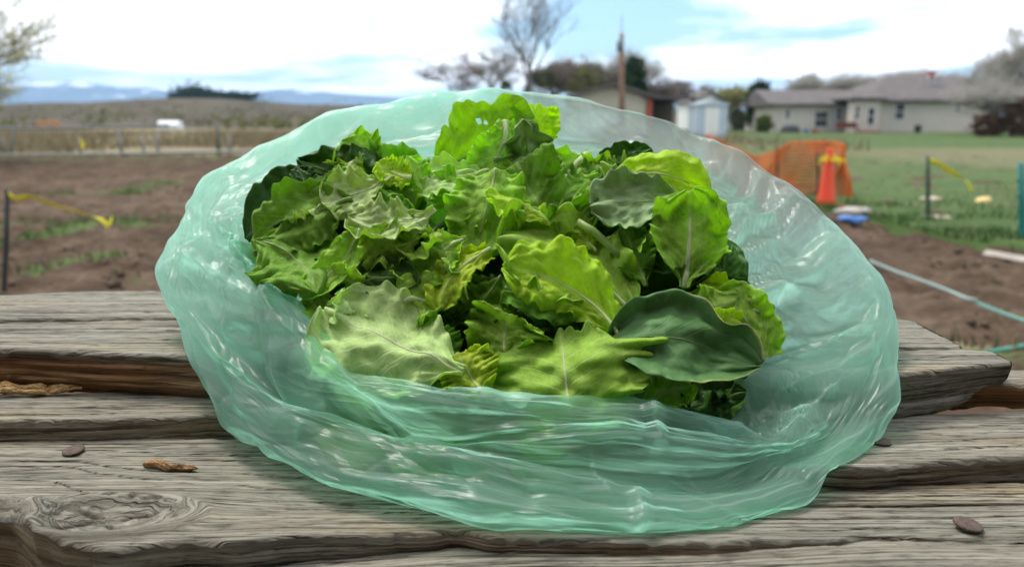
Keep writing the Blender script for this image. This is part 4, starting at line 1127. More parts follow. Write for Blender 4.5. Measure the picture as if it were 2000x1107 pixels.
keep = vnoise(gx * 1.7, gy * 1.7, 9) > .35
blades('lawn_grass', np.stack([gx, gy, np.full(n, .05)], 1)[keep], .03, .10, GRASSM, 1)
n = 90000
gx = rg.uniform(-8, 6, n); gy = rg.uniform(2.6, 20, n)
mk = soil_mask(gx, gy) + .7 * (vnoise(gx * 2, gy * 2, 15) - .5)
keep = (mk > .45) & (gy < lawn_edge(gx)); 
blades('weed_grass', np.stack([gx, gy, np.full(n, .0)], 1)[keep], .03, .10, GRASSM, 2)
n = 30000
gx = rg.uniform(-45, 12, n); gy = rg.uniform(26, 60, n)
keep = vnoise(gx * .3, gy * .2, 19) > .4
blades('dry_meadow_grass', np.stack([gx, gy, np.full(n, -.05)], 1)[keep], .25, .65, DRYM, 3)

n = 9000
gx = rg.uniform(-7, 6, n); gy = 2.6 + 12 * rg.random(n) ** 1.5
keep = (gy < lawn_edge(gx) - .1) & (vnoise(gx * 1.5, gy * 1.5, 33) > .3)
cp = np.stack([gx, gy, soil_z(gx, gy)], 1)[keep]; k_ = len(cp)
sz_ = (.012 + .035 * rg.random(k_) ** 3)[:, None]
oc = np.array([(1, 0, 0), (0, 1, 0), (-1, 0, 0), (0, -1, 0), (0, 0, .7), (0, 0, -.5)], float)
V = cp[:, None, :] + (oc[None] * rg.uniform(.6, 1.4, (k_, 6, 1)) + rg.normal(0, .12, (k_, 6, 3))) * sz_[:, None, :]
of = np.array([(0, 1, 4), (1, 2, 4), (2, 3, 4), (3, 0, 4), (1, 0, 5), (2, 1, 5), (3, 2, 5), (0, 3, 5)])
struct(mesh_np('soil_clods', V.reshape(-1, 3), (np.arange(k_)[:, None, None] * 6 + of[None]).reshape(-1, 3), simple('soil_clod', (.105, .075, .052), .95, .5, 9, .1), None, False), 'stuff')
n = 2500
gx = rg.uniform(-7, 6, n); gy = 2.8 + 12 * rg.random(n)
keep = gy < lawn_edge(gx) - .1
sp_ = np.stack([gx, gy, soil_z(gx, gy) + .012], 1)[keep]; an_ = rg.uniform(0, 3.14, len(sp_)); ln_ = rg.uniform(.02, .07, len(sp_))
dv_ = np.stack([np.cos(an_) * ln_, np.sin(an_) * ln_, rg.normal(0, .006, len(sp_))], 1)
V, Fc = segs_mesh(np.concatenate([sp_ - dv_, sp_ + dv_, np.full((len(sp_), 2), .0025)], 1), 3)
struct(mesh_np('straw_litter', V, Fc, DRYM, None, False), 'stuff')
# low scrub hill on the left and the far mountains
def ridge_terrain(name, pts, Yb, Yr, Yback, mat, seed, rough, nx=200, ny=60):
    px = np.array([p[0] for p in pts]); 
    R = np.array([P(p[0], p[1], Yr) for p in pts])
    xs = np.linspace(R[0, 0], R[-1, 0], nx); zr = np.interp(xs, R[:, 0], R[:, 2])
    k = 5; zr = np.convolve(np.pad(zr, k, mode='edge'), np.ones(k) / k, 'same')[k:-k]
    t = np.concatenate([np.linspace(0, 1, ny * 2 // 3), np.linspace(1, 2, ny // 3 + 1)[1:]])
    X = np.repeat(xs[:, None], len(t), 1)
    Y = np.where(t <= 1, Yb + (Yr - Yb) * t, Yr + (Yback - Yr) * (t - 1))[None, :] * np.ones((nx, 1))
    prof = np.where(t <= 1, t ** 1.3, np.maximum(1 - (t - 1) * .9, 0))
    H = zr[:, None] * prof[None, :]
    bump_ = (fbm(X / rough, Y / rough, seed, 5, .55)) * zr.max() * .16 * (4 * prof * (1 - prof) + .12)[None, :]
    gul = np.abs(fbm(X / (rough * .6) + 3, Y / (rough * 2.5), seed + 5, 4)) * zr.max() * .18 * (4 * prof * (1 - prof))[None, :]
    Z = H + bump_ - gul - .1 * (prof[None, :] < .02)
    return struct(mesh_np(name, np.stack([X, Y, Z], -1).reshape(-1, 3), np.ascontiguousarray(grid_faces(nx, len(t))), mat, None, True))
ridge_terrain('hill', [(-700, 225), (-200, 212), (0, 210), (80, 200), (200, 201), (330, 191), (420, 190), (490, 195), (560, 203), (700, 206), (900, 207), (1300, 214), (1800, 222)], 110, 330, 700, HILLM, 5, 28)
def mountain_material():
    m, nt, out = nmat('mountain')
    geo = N(nt, 'ShaderNodeNewGeometry'); ps = geo.outputs['Position']
    f = noise_n(nt, ps, .004, 6, .6); z = N(nt, 'ShaderNodeSeparateXYZ', {0: ps}).outputs['Z']
    base = ramp(nt, f, [(.35, (.03, .045, .05)), (.65, (.09, .10, .09))])
    sn_ = math_n(nt, 'ADD', math_n(nt, 'MULTIPLY', math_n(nt, 'SUBTRACT', z, 185.0), .012), math_n(nt, 'MULTIPLY', math_n(nt, 'SUBTRACT', f, .56), 9.0))
    sn_ = math_n(nt, 'MULTIPLY', sn_, 1.0, clamp=True)
    cc = mixc(nt, sn_, base, (.75, .78, .82))
    bs = N(nt, 'ShaderNodeBsdfPrincipled', {'Base Color': cc, 'Roughness': .95, 'Specular IOR Level': .05})
    nt.links.new(bs.outputs[0], out.inputs[0])
    return m
ridge_terrain('mountain', [(-900, 195), (-300, 180), (-60, 178), (0, 168), (30, 162), (160, 159), (200, 167), (270, 172), (330, 167), (372, 180), (440, 190), (500, 180), (540, 174), (600, 175), (660, 183), (760, 190), (900, 196), (1200, 205), (1600, 212)], 4200, 6000, 8000, mountain_material(), 15, 420, 260, 70)

# ------------------------------------------------------------------ trees
BARK = simple('grey_bark', (.20, .185, .17), .9, .3, 4, .1)
BARKP = simple('pale_twigs', (.42, .39, .35), .9, .25, 4, .1)
BARKD = simple('brown_twigs', (.22, .185, .16), .9, .3, 4, .1)
def leafcard_material(name, c, tr=.3):
    m, nt, out = nmat(name)
    geo = N(nt, 'ShaderNodeNewGeometry')
    f = noise_n(nt, geo.outputs['Position'], 1.1, 4)
    cc = ramp(nt, f, [(.3, tuple(x * .6 for x in c)), (.7, tuple(x * 1.3 for x in c))])
    d = N(nt, 'ShaderNodeBsdfDiffuse', {'Color': cc}); t = N(nt, 'ShaderNodeBsdfTranslucent', {'Color': cc})
    mx = N(nt, 'ShaderNodeMixShader', {0: tr, 1: d.outputs[0], 2: t.outputs[0]})
    nt.links.new(mx.outputs[0], out.inputs[0])
    return m
LEAFY = leafcard_material('young_leaves', (.22, .22, .06)); LEAFO = leafcard_material('olive_leaves', (.13, .13, .05))
EVER = leafcard_material('evergreen_needles', (.035, .065, .03), .1); SHRUBD = leafcard_material('dark_shrub_leaves', (.075, .085, .045), .15)
SHRUBR = leafcard_material('reddish_shrub', (.12, .07, .045), .15)

def grow(base, H, spread, seed, depth=5, kids=4, up=.55, trunk=.25, twig=.016, splits=None):
    rng = random.Random(seed); big = []; small = []
    def rec(p, d, ln, r, lv):
        n = 3; q = p
        dd = d
        pts = [p]
        for i in range(n):
            dd = dd + np.array([rng.gauss(0, .12), rng.gauss(0, .12), rng.gauss(0, .08) + .05 * up]); dd = dd / np.linalg.norm(dd)
            pts.append(pts[-1] + dd * ln / n)
        for i in range(n):
            ra, rb = r * (1 - .3 * i / n), r * (1 - .3 * (i + 1) / n)
            (big if lv <= 1 else small).append([*pts[i], *pts[i + 1], max(ra, twig), max(rb, twig * .8)])
        if lv >= depth: return
        for k in range(kids if lv else (splits or kids + 1)):
            f = rng.uniform(.3, 1.0) if lv else rng.uniform(.3, 1.0)
            i = min(int(f * n), n - 1); fp = pts[i] + (pts[i + 1] - pts[i]) * (f * n - i)
            az = rng.uniform(0, 6.28); sp = spread * rng.uniform(.5, 1.2)
            side = np.array([math.cos(az), math.sin(az), 0.0])
            nd = dd + side * sp; nd[2] += up * .35; nd = nd / np.linalg.norm(nd)
            rec(fp, nd, ln * rng.uniform(.62, .92), r * .52, lv + 1)
    rec(np.asarray(base, float), np.array([0, 0, 1.0]), H * trunk, H * .022, 0)
    allp = np.array(big + small); top = allp[:, [2, 5]].max()
    sc = H / (top - base[2])
    for L_ in (big, small):
        for s in L_:
            for j in (0, 3):
                s[j] = base[0] + (s[j] - base[0]) * sc; s[j + 1] = base[1] + (s[j + 1] - base[1]) * sc; s[j + 2] = base[2] + (s[j + 2] - base[2]) * sc
    return big, small

def cards(pts, size, seed):
    rng = np.random.default_rng(seed); n = len(pts)
    a = rng.normal(size=(n, 3)); a /= np.linalg.norm(a, axis=1)[:, None]
    b = np.cross(a, rng.normal(size=(n, 3))); b /= np.linalg.norm(b, axis=1)[:, None] + 1e-9
    s = size * rng.uniform(.6, 1.4, n)[:, None]
    V = np.stack([pts - a * s, pts + b * s * .55, pts + a * s, pts - b * s * .55], 1).reshape(-1, 3)
    return V, np.arange(4 * n).reshape(-1, 4)

def bare_tree(label, px, base_py, top_py, Y, seed, mat=None, spread=.55, up=.6, trunk=.28, depth=5, kids=4, twig=.016, group='bare spring trees behind the fields', leafy=None, lsize=.09, ln=1, splits=None):
    b = P(px, base_py, Y); t = P(px, top_py, Y); H = t[2] - b[2]
    big, small = grow(b, H, spread * 1.75, seed, depth, kids, up * .8, trunk * .62, twig, splits)
    root = empty('tree', b); tag(root, label, 'tree', group)
    V, Fc = segs_mesh(big, 6); keep_parent(mesh_np('trunk', V, Fc, mat or BARK, None, True), root)
    V, Fc = segs_mesh(small, 3)
    keep_parent(mesh_np('crown', V, Fc, mat or BARK, None, True), root)
    if leafy:
        S = np.array(small); pts = np.repeat(S[:, 3:6], ln, 0) + np.random.default_rng(seed).normal(0, lsize * 2.0, (len(S) * ln, 3))
        V, Fc = cards(pts, lsize, seed)
        keep_parent(mesh_np('foliage', V, Fc, leafy, None, False), root)
    return root

def leafy_blob(name, label, px, base_py, top_py, wpx, Y, mat, seed, n=2600, size=.16, cone=False, cat='tree', group='evergreens and shrubs round the houses'):
    b = P(px, base_py, Y); t = P(px, top_py, Y); H = t[2] - b[2]; R = wpx * Y / F / 2
    rng = np.random.default_rng(seed)
    root = empty(name, b); tag(root, label, cat, group)
    mb_ = MB().tube([b, b + np.array([0, 0, H * .45]), b + np.array([.05, 0, H * .85])], [H * .035, H * .025, H * .008], 7)
    keep_parent(mb_.build('trunk', BARK, None, True), root)
    nc = 60
    z = rng.uniform(.08, 1, nc) ** .9; a = rng.uniform(0, 6.28, nc)
    rr = (1 - z) ** .8 * 1.05 if cone else np.sqrt(np.clip(1 - (z * 2 - 1.05) ** 2, 0, 1))
    rad = R * rr * rng.uniform(.55, 1, nc)
    C = np.stack([b[0] + np.cos(a) * rad, b[1] + np.sin(a) * rad, b[2] + z * H * .96], 1)
    pts = C[rng.integers(0, nc, n)] + rng.normal(0, 1, (n, 3)) * np.array([R * .20, R * .20, H * .06])
    pts[:, 2] = np.maximum(pts[:, 2], b[2])
    V, Fc = cards(pts, size, seed)
    keep_parent(mesh_np('crown', V, Fc, mat, None, False), root)
    return root

bare_tree('tall bare tree with upswept branches rising above the bag', 1025, 222, -60, 62, 3, BARK, .46, .8, .30, 6, 3, .009)
bare_tree('spreading bare tree left of the tall one', 955, 222, 62, 64, 4, BARKD, .75, .35, .26, 5, 4, .010)
bare_tree('low bare tree at the left end of the tree row', 895, 222, 96, 66, 5, BARKD, .85, .25, .24, 5, 4, .010)
bare_tree('dense brown bare tree right of the tall one', 1078, 222, 112, 66, 6, BARKD, .7, .4, .22, 5, 5, .011)
bare_tree('grey brown bare tree between the tall one and the beige gabled house', 1112, 222, 104, 68, 19, BARKD, .7, .4, .2, 5, 5, .011, leafy=leafcard_material('grey_buds', (.20, .17, .14)), lsize=.06)
bare_tree('pale budding tree behind the beige gabled house', 1152, 222, 100, 72, 7, BARKP, .65, .45, .22, 5, 5, .011, leafy=LEAFO, lsize=.07)
bare_tree('pale round bare tree behind the utility pole', 1232, 222, 84, 80, 8, BARKP, .7, .45, .24, 5, 5, .011)
bare_tree('brown bare tree right of the beige gabled house', 1318, 222, 152, 90, 9, BARKD, .8, .3, .2, 5, 5, .014)
bare_tree('brown bare tree behind the white shed', 1372, 222, 156, 92, 10, BARKD, .8, .3, .2, 5, 5, .014)
bare_tree('olive budding tree beside the white shed', 1428, 245, 166, 84, 11, BARKP, .7, .35, .2, 5, 4, .011, leafy=LEAFY, lsize=.12)
bare_tree('pale tree behind the left end of the long house', 1580, 235, 130, 96, 12, BARKP, .6, .45, .2, 5, 5, .014)
bare_tree('pale tree behind the middle of the long house', 1655, 235, 130, 98, 13, BARKP, .7, .4, .2, 5, 5, .014)
bare_tree('pale tree rising behind the house roof, left of the chimney', 1712, 235, 132, 100, 14, BARKP, .7, .4, .2, 5, 5, .014)
bare_tree('pale tree behind the chimney', 1800, 235, 120, 100, 15, BARKP, .7, .4, .2, 5, 5, .014)
bare_tree('second pale tree behind the left end of the long house', 1612, 235, 140, 98, 40, BARKP, .7, .4, .2, 5, 5, .013)
bare_tree('tallest pale tree behind the middle of the long house', 1682, 235, 128, 98, 41, BARKP, .7, .4, .2, 5, 5, .013)
bare_tree('pale tree behind the ridge of the long house', 1748, 235, 132, 98, 42, BARKP, .7, .4, .2, 5, 5, .013)
bare_tree('pale tree behind the roof, right of the chimney', 1846, 235, 128, 98, 43, BARKP, .7, .4, .2, 5, 5, .013)
bare_tree('low pale tree behind the left corner of the long house', 1545, 235, 150, 98, 44, BARKP, .7, .4, .2, 5, 5, .013)
bare_tree('brown bare tree behind the carport', 1278, 235, 140, 74, 45, BARKD, .7, .4, .2, 5, 5, .013)
bare_tree('brown bare tree just left of the utility pole', 1190, 235, 118, 74, 46, BARKD, .7, .4, .2, 5, 5, .013)
bare_tree('big bare tree at the right edge beside the house', 1985, 262, 28, 54, 16, BARKP, .6, .5, .2, 6, 4, .010)
bare_tree('pale tall bare tree behind the bush at the right edge', 1925, 262, 66, 58, 18, BARKP, .7, .45, .2, 6, 4, .009)
bare_tree('pale spreading shrub in front of the house end', 1945, 264, 130, 50, 17, BARKP, .95, .25, .12, 5, 5, .009, splits=9)
leafy_blob('shrub', 'reddish brown bush at the right end of the house', 1928, 266, 226, 60, 49, SHRUBR, 21, 1800, .10, cat='bush')
leafy_blob('shrub', 'dark brown bush at the right edge of the picture', 1990, 268, 190, 60, 48, SHRUBR, 22, 2000, .12, cat='bush')
leafy_blob('evergreen_tree', 'dark evergreen behind the utility pole', 1236, 225, 116, 62, 70, EVER, 23, 3000, .2, True)
leafy_blob('evergreen_tree', 'dark evergreen at the left end of the long house', 1480, 250, 158, 44, 74, EVER, 24, 2600, .18)
leafy_blob('shrub', 'round green bush at the left end of the long house', 1491, 262, 226, 30, 66, leafcard_material('bright_bush', (.10, .13, .03)), 25, 1400, .1, cat='bush')
leafy_blob('shrub', 'dark green bush beside the white shed', 1440, 258, 214, 28, 70, SHRUBD, 26, 1400, .12, cat='bush')
leafy_blob('shrub', 'dark thicket below the tall bare tree, on its right', 1062, 225, 138, 62, 60, SHRUBD, 27, 900, .13, cat='bush')
leafy_blob('shrub', 'small dark thicket below the tall bare tree, on its left', 988, 225, 158, 30, 60, SHRUBD, 28, 500, .12, cat='bush')
leafy_blob('shrub', 'olive bush left of the beige gabled house', 1140, 225, 140, 60, 62, LEAFO, 29, 1000, .13, cat='bush')
# leafing tree whose outer branches reach into the top left corner
bare_tree('tree in yellow green young leaf reaching into the top left corner', -215, 330, -230, 19, 31, BARK, .75, .4, .26, 5, 5, .006, group='leafing trees', leafy=leafcard_material('fresh_leaves', (.42, .40, .12), .5), lsize=.035, ln=3)
# scrub on the hill and dark wood on its crest
rw = np.random.default_rng(44)
pts = []
for px in np.linspace(338, 492, 46):
    c = P(px + rw.normal(0, 2), 192, 326)
    hgt = (3.2 + 1.2 * math.sin((px - 330) / 25)) * (1 if 345 < px < 470 else .55)
    q = rw.normal(0, 1, (60, 3)) * np.array([1.6, 1.6, hgt * .35]) + c + np.array([0, 0, hgt * .40])
    pts.append(q)
V, Fc = cards(np.concatenate(pts), .7, 5)
tag(struct(mesh_np('far_wood', V, Fc, EVER, None, False), 'stuff'), 'dark strip of wood on the crest of the hill', 'wood')
pts = []
for i in range(60):
    px, py = rw.uniform(0, 860), rw.uniform(214, 248)
    Yq = float(np.interp(py, [205, 248], [300, 95])); c = P(px, py, Yq)
    s = rw.uniform(.8, 2.6) * Yq / 200
    pts.append(rw.normal(0, 1, (26, 3)) * np.array([s * 1.4, s, s * .6]) + c + np.array([0, 0, s * .2]))
V, Fc = cards(np.concatenate(pts), .45, 6)
tag(struct(mesh_np('hill_scrub', V, Fc, LEAFO, None, False), 'stuff'), 'sparse dark scrub scattered over the brown hill', 'scrub')

# ------------------------------------------------------------------ houses
SIDING = simple('beige_siding', (.52, .47, .40), .8, .06, .6, .2); TRIM = simple('white_trim', (.72, .70, .66), .6, .05, 1)
ROOFM = simple('asphalt_shingle', (.125, .112, .108), .9, .2, 1.5, .1); GLASSD = simple('dark_window_glass', (.02, .024, .028), .12, .2, .5, .5)
BRICK = simple('red_brick', (.33, .12, .08), .9, .2, 3); VENT = simple('galvanised_vent', (.36, .36, .37), .4, .1, 2, .5, .5)
WHITEM = simple('white_painted_metal', (.42, .48, .54), .5, .08, 1.2, .4); TANW = simple('tan_stucco', (.50, .44, .35), .9, .08, 1)
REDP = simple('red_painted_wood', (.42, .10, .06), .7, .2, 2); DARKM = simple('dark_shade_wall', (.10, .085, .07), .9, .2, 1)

HY = 68.0
def hx(px, Y=HY): return P(px, 250, Y)[0]
def hz(py, Y=HY): return P(1700, py, Y)[2]
house = empty('long_house', (hx(1710), HY, 0)); tag(house, 'long low beige house with grey hip roof across the lawn', 'house')
def hp(mb_, name, mat, **k): return keep_parent(mb_.build(name, mat, None, False), house)
g0 = -.1
xw0, xw1, xr0, xr1 = hx(1507), hx(1672), hx(1668), hx(1912)
ez, ezr = hz(207), hz(201)
hp(MB().box(xw0, xw1, HY, HY + 8, g0, ez), 'wall', SIDING)
hp(MB().box(xw1 + .01, xr1, HY - 2.0, HY + 9, g0, ezr), 'wall', SIDING)
hp(MB().box(hx(1664, HY - 3.2), hx(1716, HY - 3.2), HY - 3.2, HY - 2.003, g0, hz(197, HY - 3.2)), 'bay_wall', SIDING)
def hip(mb_, x0, x1, y0, y1, z0, zt, inset, ov=.5, th=.18):
    x0 -= ov; x1 += ov; y0 -= ov; y1 += ov; ym = (y0 + y1) / 2
    V = [(x0, y0, z0), (x1, y0, z0), (x1, y1, z0), (x0, y1, z0), (x0, y0, z0 - th), (x1, y0, z0 - th), (x1, y1, z0 - th), (x0, y1, z0 - th), (x0 + inset[0], ym, zt), (x1 - inset[1], ym, zt)]
    return mb_.add(V, [(0, 1, 9, 8), (1, 2, 9), (2, 3, 8, 9), (3, 0, 8), (0, 4, 5, 1), (1, 5, 6, 2), (2, 6, 7, 3), (3, 7, 4, 0), (4, 7, 6, 5)])
hp(hip(MB(), xw0, xw1 + 4, HY, HY + 8, ez + .18, hz(176, HY + 4), (.1, 3)), 'roof', ROOFM)
rf = hp(hip(MB(), xr0 + .3, xr1, HY - 2, HY + 9, ezr + .2, hz(149, HY + 3.5), (4.2, 1.2)), 'roof', ROOFM)
hp(hip(MB(), hx(1664, HY - 3.2), hx(1716, HY - 3.2), HY - 3.2, HY + 1, hz(196, HY - 3.2) + .2, hz(178, HY - 1), (1.0, .6), .35), 'projecting_roof', ROOFM)
def window(x0p, x1p, y0p, y1p, Y, name='window'):
    x0, x1, z1, z0 = hx(x0p, Y), hx(x1p, Y), hz(y0p, Y), hz(y1p, Y)
    f = .07
    w = MB(); w.box(x0 - f, x1 + f, Y - .05, Y - .003, z1, z1 + f); w.box(x0 - f, x1 + f, Y - .05, Y - .003, z0 - f, z0); w.box(x0 - f, x0, Y - .05, Y - .003, z0, z1); w.box(x1, x1 + f, Y - .05, Y - .003, z0, z1)
    w.box(x0, x1, Y - .04, Y - .004, (z0 + z1) / 2 - .03, (z0 + z1) / 2 + .03)
    fr_ = hp(w, name, TRIM)
    pn = MB().box(x0, x1, Y - .02, Y - .006, z0, z1).build('pane', GLASSD); pn.parent = fr_
window(1746, 1763, 203, 233, HY - 2.0); window(1861, 1872, 202, 219, HY - 2.0); window(1533, 1540, 214, 232, HY); window(1590, 1615, 218, 248, HY, 'sliding_door')
window(1693, 1705, 211, 243, HY - 3.2, 'door'); window(1668, 1676, 208, 232, HY - 3.2); window(1632, 1640, 212, 234, HY)
cx = hx(1811, HY + 3)
keep_parent(MB().box(cx - .28, cx + .28, HY + 3, HY + 3.5, hz(160, HY + 3), hz(139, HY + 3)).build('chimney', BRICK), house)
for vx, vy in ((1811, 160), (1826, 158), (1836, 156)):
    p = P(vx, vy + 9, HY + .9)
    keep_parent(MB().bar(p, p + np.array([0, 0, .75]), .10, .10, 8).bar(p + np.array([0, 0, .72]), p + np.array([0, 0, .86]), .17, .05, 8).build('roof_vent', VENT), house)
# things on the terrace
def prop(name, label, cat, mb_, mat): return tag(mb_.build(name, mat, None, False, .02), label, cat)
bx_ = lambda x0, x1, y0, y1, Y: MB().box(hx(x0, Y), hx(x1, Y), Y - .5, Y, hz(y1, Y), hz(y0, Y))
c = P(1543, 259, 64)
prop('covered_grill', 'dark covered barbecue at the left of the terrace', 'barbecue', MB().lathe((c[0], c[1], 0), [(.7, 0), (.72, .25), (.62, .55), (.35, .68), (.05, .7)], 14), simple('dark_cover', (.05, .05, .055), .7))
m_ = bx_(1632, 1672, 246, 250, 64); 
for lx in (1634, 1652, 1669): m_.box(hx(lx, 64), hx(lx + 2, 64), 63.5, 63.6, 0, hz(250, 64))
m_.box(hx(1632, 64), hx(1672, 64), 63.95, 64.03, hz(246, 64), hz(239, 64))
prop('garden_bench', 'dark red wooden bench on the terrace', 'bench', m_, simple('dark_red_wood', (.14, .035, .03), .7))
c = P(1592, 259, 63.5)
prop('planter', 'small terracotta planter in front of the sliding door', 'planter', MB().lathe((c[0], c[1], 0), [(.18, 0), (.28, .35), (.3, .4), (.22, .4)], 12), simple('terracotta', (.42, .17, .10), .8))
c = P(1574, 259, 63.5)
prop('blue_bucket', 'small blue bucket on the terrace', 'bucket', MB().lathe((c[0], c[1], 0), [(.15, 0), (.2, .35), (.21, .36), (.17, .34)], 12), simple('blue_plastic', (.08, .2, .45), .5))
c = P(1792, 260, 63)
prop('bin', 'small dark bin against the house wall', 'bin', MB().lathe((c[0], c[1], 0), [(.22, 0), (.27, .55), (.29, .56), (.28, .62), (.05, .68)], 12), simple('dark_bin', (.03, .045, .045), .5))
prop('terrace_step', 'brick step below the house door', 'step', MB().box(hx(1686, 63.5), hx(1716, 63.5), 63.2, 64.5, 0, .22), BRICK)
struct(MB().box(hx(1560, 64), hx(1770, 64), 62.6, 64.79, -.02, .06).build('terrace', simple('concrete', (.42, .41, .39), .9)))

# beige gabled house with an open carport
CY = 46.0
gx_ = lambda p: P(p, 200, CY)[0]; gz = lambda p: P(1200, p, CY)[2]
gh = empty('gabled_house', (gx_(1200), CY, 0)); tag(gh, 'beige gabled house with a carport behind the utility pole', 'house')
kp = lambda mb_, name, mat: keep_parent(mb_.build(name, mat, None, False), gh)
x0, x1, xm = gx_(1122), gx_(1262), gx_(1195)
kp(MB().extrude_y([(x0, -.1), (x1, -.1), (x1, gz(190)), (xm, gz(169)), (x0, gz(190))], CY, CY + 9), 'wall', TANW)
rl = MB()
for (xa, za, xb, zb) in ((x0 - .5, gz(196), xm, gz(167)), (xm, gz(167), x1 + .6, gz(194))):
    rl.add([(xa, CY - .5, za), (xb, CY - .5, zb), (xb, CY + 9.5, zb), (xa, CY + 9.5, za), (xa, CY - .5, za + .16), (xb, CY - .5, zb + .16), (xb, CY + 9.5, zb + .16), (xa, CY + 9.5, za + .16)],
           [(0, 3, 2, 1), (4, 5, 6, 7), (0, 1, 5, 4), (1, 2, 6, 5), (2, 3, 7, 6), (3, 0, 4, 7)])
kp(rl, 'roof', ROOFM)
kp(MB().box(gx_(1256), gx_(1358), CY - .2, CY + 6, gz(193), gz(188)), 'carport_roof', ROOFM)
kp(MB().box(gx_(1264), gx_(1273), CY - .1, CY + .15, -.1, gz(193)), 'post', REDP)
kp(MB().box(gx_(1350), gx_(1355), CY - .1, CY + .1, -.1, gz(193)), 'post', DARKM)
kp(MB().box(gx_(1263), gx_(1356), CY + 5.8, CY + 5.95, -.1, gz(193)), 'back_wall', DARKM)

# white shed and the white gable behind it
SY = 42.0
sx = lambda p: P(p, 220, SY)[0]; sz = lambda p: P(1390, p, SY)[2]
sh = empty('shed', (sx(1390), SY, 0)); tag(sh, 'small white metal shed beside the carport', 'shed')
kp = lambda mb_, name, mat: keep_parent(mb_.build(name, mat, None, False), sh)
kp(MB().box(sx(1361), sx(1421), SY, SY + 2, -.06, sz(206)), 'wall', WHITEM)
kp(MB().extrude_y([(sx(1358), sz(206)), (sx(1424), sz(206)), (sx(1424), sz(203)), (sx(1391), sz(196)), (sx(1358), sz(203))], SY - .1, SY + 2.1), 'roof', WHITEM)
kp(MB().box(sx(1378), sx(1391), SY - .02, SY - .003, -.02, sz(210)), 'door', TRIM); kp(MB().box(sx(1391.5), sx(1405), SY - .02, SY - .003, -.02, sz(210)), 'door', TRIM)
BY_ = 80.0
bx2 = lambda p: P(p, 200, BY_)[0]; bz2 = lambda p: P(1390, p, BY_)[2]
wh = empty('white_house', (bx2(1390), BY_, 0)); tag(wh, 'white gable of a distant house above the shed', 'house')
keep_parent(MB().extrude_y([(bx2(1356), -.1), (bx2(1412), -.1), (bx2(1412), bz2(200)), (bx2(1386), bz2(181)), (bx2(1356), bz2(200))], BY_, BY_ + 8).build('wall', TRIM), wh)
rl = MB()
for (xa, za, xb, zb) in ((bx2(1352), bz2(203), bx2(1386), bz2(180)), (bx2(1386), bz2(180), bx2(1416), bz2(203))):
    rl.add([(xa, BY_ - .3, za), (xb, BY_ - .3, zb), (xb, BY_ + 8.3, zb), (xa, BY_ + 8.3, za), (xa, BY_ - .3, za + .2), (xb, BY_ - .3, zb + .2), (xb, BY_ + 8.3, zb + .2), (xa, BY_ + 8.3, za + .2)],
           [(0, 3, 2, 1), (4, 5, 6, 7), (0, 1, 5, 4), (1, 2, 6, 5), (2, 3, 7, 6), (3, 0, 4, 7)])
keep_parent(rl.build('roof', ROOFM), wh)
bh = empty('white_house', (bx2(1450), BY_ + 6, 0)); tag(bh, 'narrow pale house wall between the shed and the dark evergreen', 'house')
keep_parent(MB().box(bx2(1438), bx2(1466), BY_ + 6, BY_ + 12, -.1, bz2(196)).build('wall', TRIM), bh)
keep_parent(hip(MB(), bx2(1438), bx2(1466), BY_ + 6, BY_ + 12, bz2(196) + .2, bz2(184), (.6, .6)).build('roof', ROOFM), bh)

# utility pole
POLEM = simple('brown_pole_wood', (.22, .13, .09), .9, .25, 3)
pb, pt_ = P(1216, 236, 44), P(1214, 66, 44)
pl = empty('utility_pole', (pb[0], 44, 0)); tag(pl, 'brown wooden utility pole in front of the gabled house', 'pole')
keep_parent(MB().bar((pb[0], 44, -.1), pt_, .19, .12, 10).build('pole', POLEM, None, True), pl)
tp = P(1211, 84, 43.8)
keep_parent(MB().lathe(tp - np.array([0, 0, .45]), [(.02, 0), (.17, .02), (.18, .5), (.12, .58), (.03, .66)], 10).build('transformer', simple('grey_green_can', (.16, .2, .2), .6), None, True), pl)
keep_parent(MB().bar(pt_ - np.array([0, 0, .1]), pt_ + np.array([0, 0, .9]), .025, .02, 6).build('mast', POLEM), pl)

# ------------------------------------------------------------------ garden things
YEL = leafcard_material('yellow_flagging', (.88, .80, .07), .35); STAKE = simple('dark_steel', (.035, .035, .03), .6, .2, 8); GREENP = simple('green_post_paint', (.02, .16, .13), .5, .15, 6)
def ribbon(name, label, pts, wid, twist, mat=YEL, cat='ribbon', n=40):
    pts = np.array(pts, float); t = np.linspace(0, len(pts) - 1, n); C = cat_rom(pts, t, False)
    tan = np.gradient(C, axis=0); tan /= np.linalg.norm(tan, axis=1)[:, None]
    up = np.cross(tan, np.array([0, 1.0, 0.05])); up /= np.linalg.norm(up, axis=1)[:, None] + 1e-9
    sd = np.cross(tan, up); a = np.linspace(0, twist, n)[:, None] + .4 * np.sin(np.linspace(0, 9, n))[:, None]
    wv = (up * np.cos(a) + sd * np.sin(a)) * (wid * (1 - .3 * np.linspace(0, 1, n) ** 3))[:, None] * .5
    V = np.concatenate([C - wv, C + wv]); Fc = [(i, i + 1, n + i + 1, n + i) for i in range(n - 1)]
    o = mesh_np(name, V, Fc, mat, None, True)
    so = o.modifiers.new('thickness', 'SOLIDIFY'); so.thickness = .001
    return tag(o, label, cat)
def stake(name, label, px, top_py, base_py, r, mat, lean=0, group=None):
    b = G(px, base_py); t = P(px + lean, top_py, b[1])
    m_ = MB().tube([b - np.array([0, 0, .1]), b, b + (t - b) * .5 + np.array([.004, 0, 0]), t], [r, r, r, r * .9], 7)
    for k in range(4): q = b + (t - b) * (.25 + .18 * k); m_.bar(q - np.array([r * 1.3, 0, 0]), q + np.array([r * 1.3, 0, .006]), r * .55, r * .5, 5)
    return tag(m_.build(name, mat, None, True), label, 'stake', group)
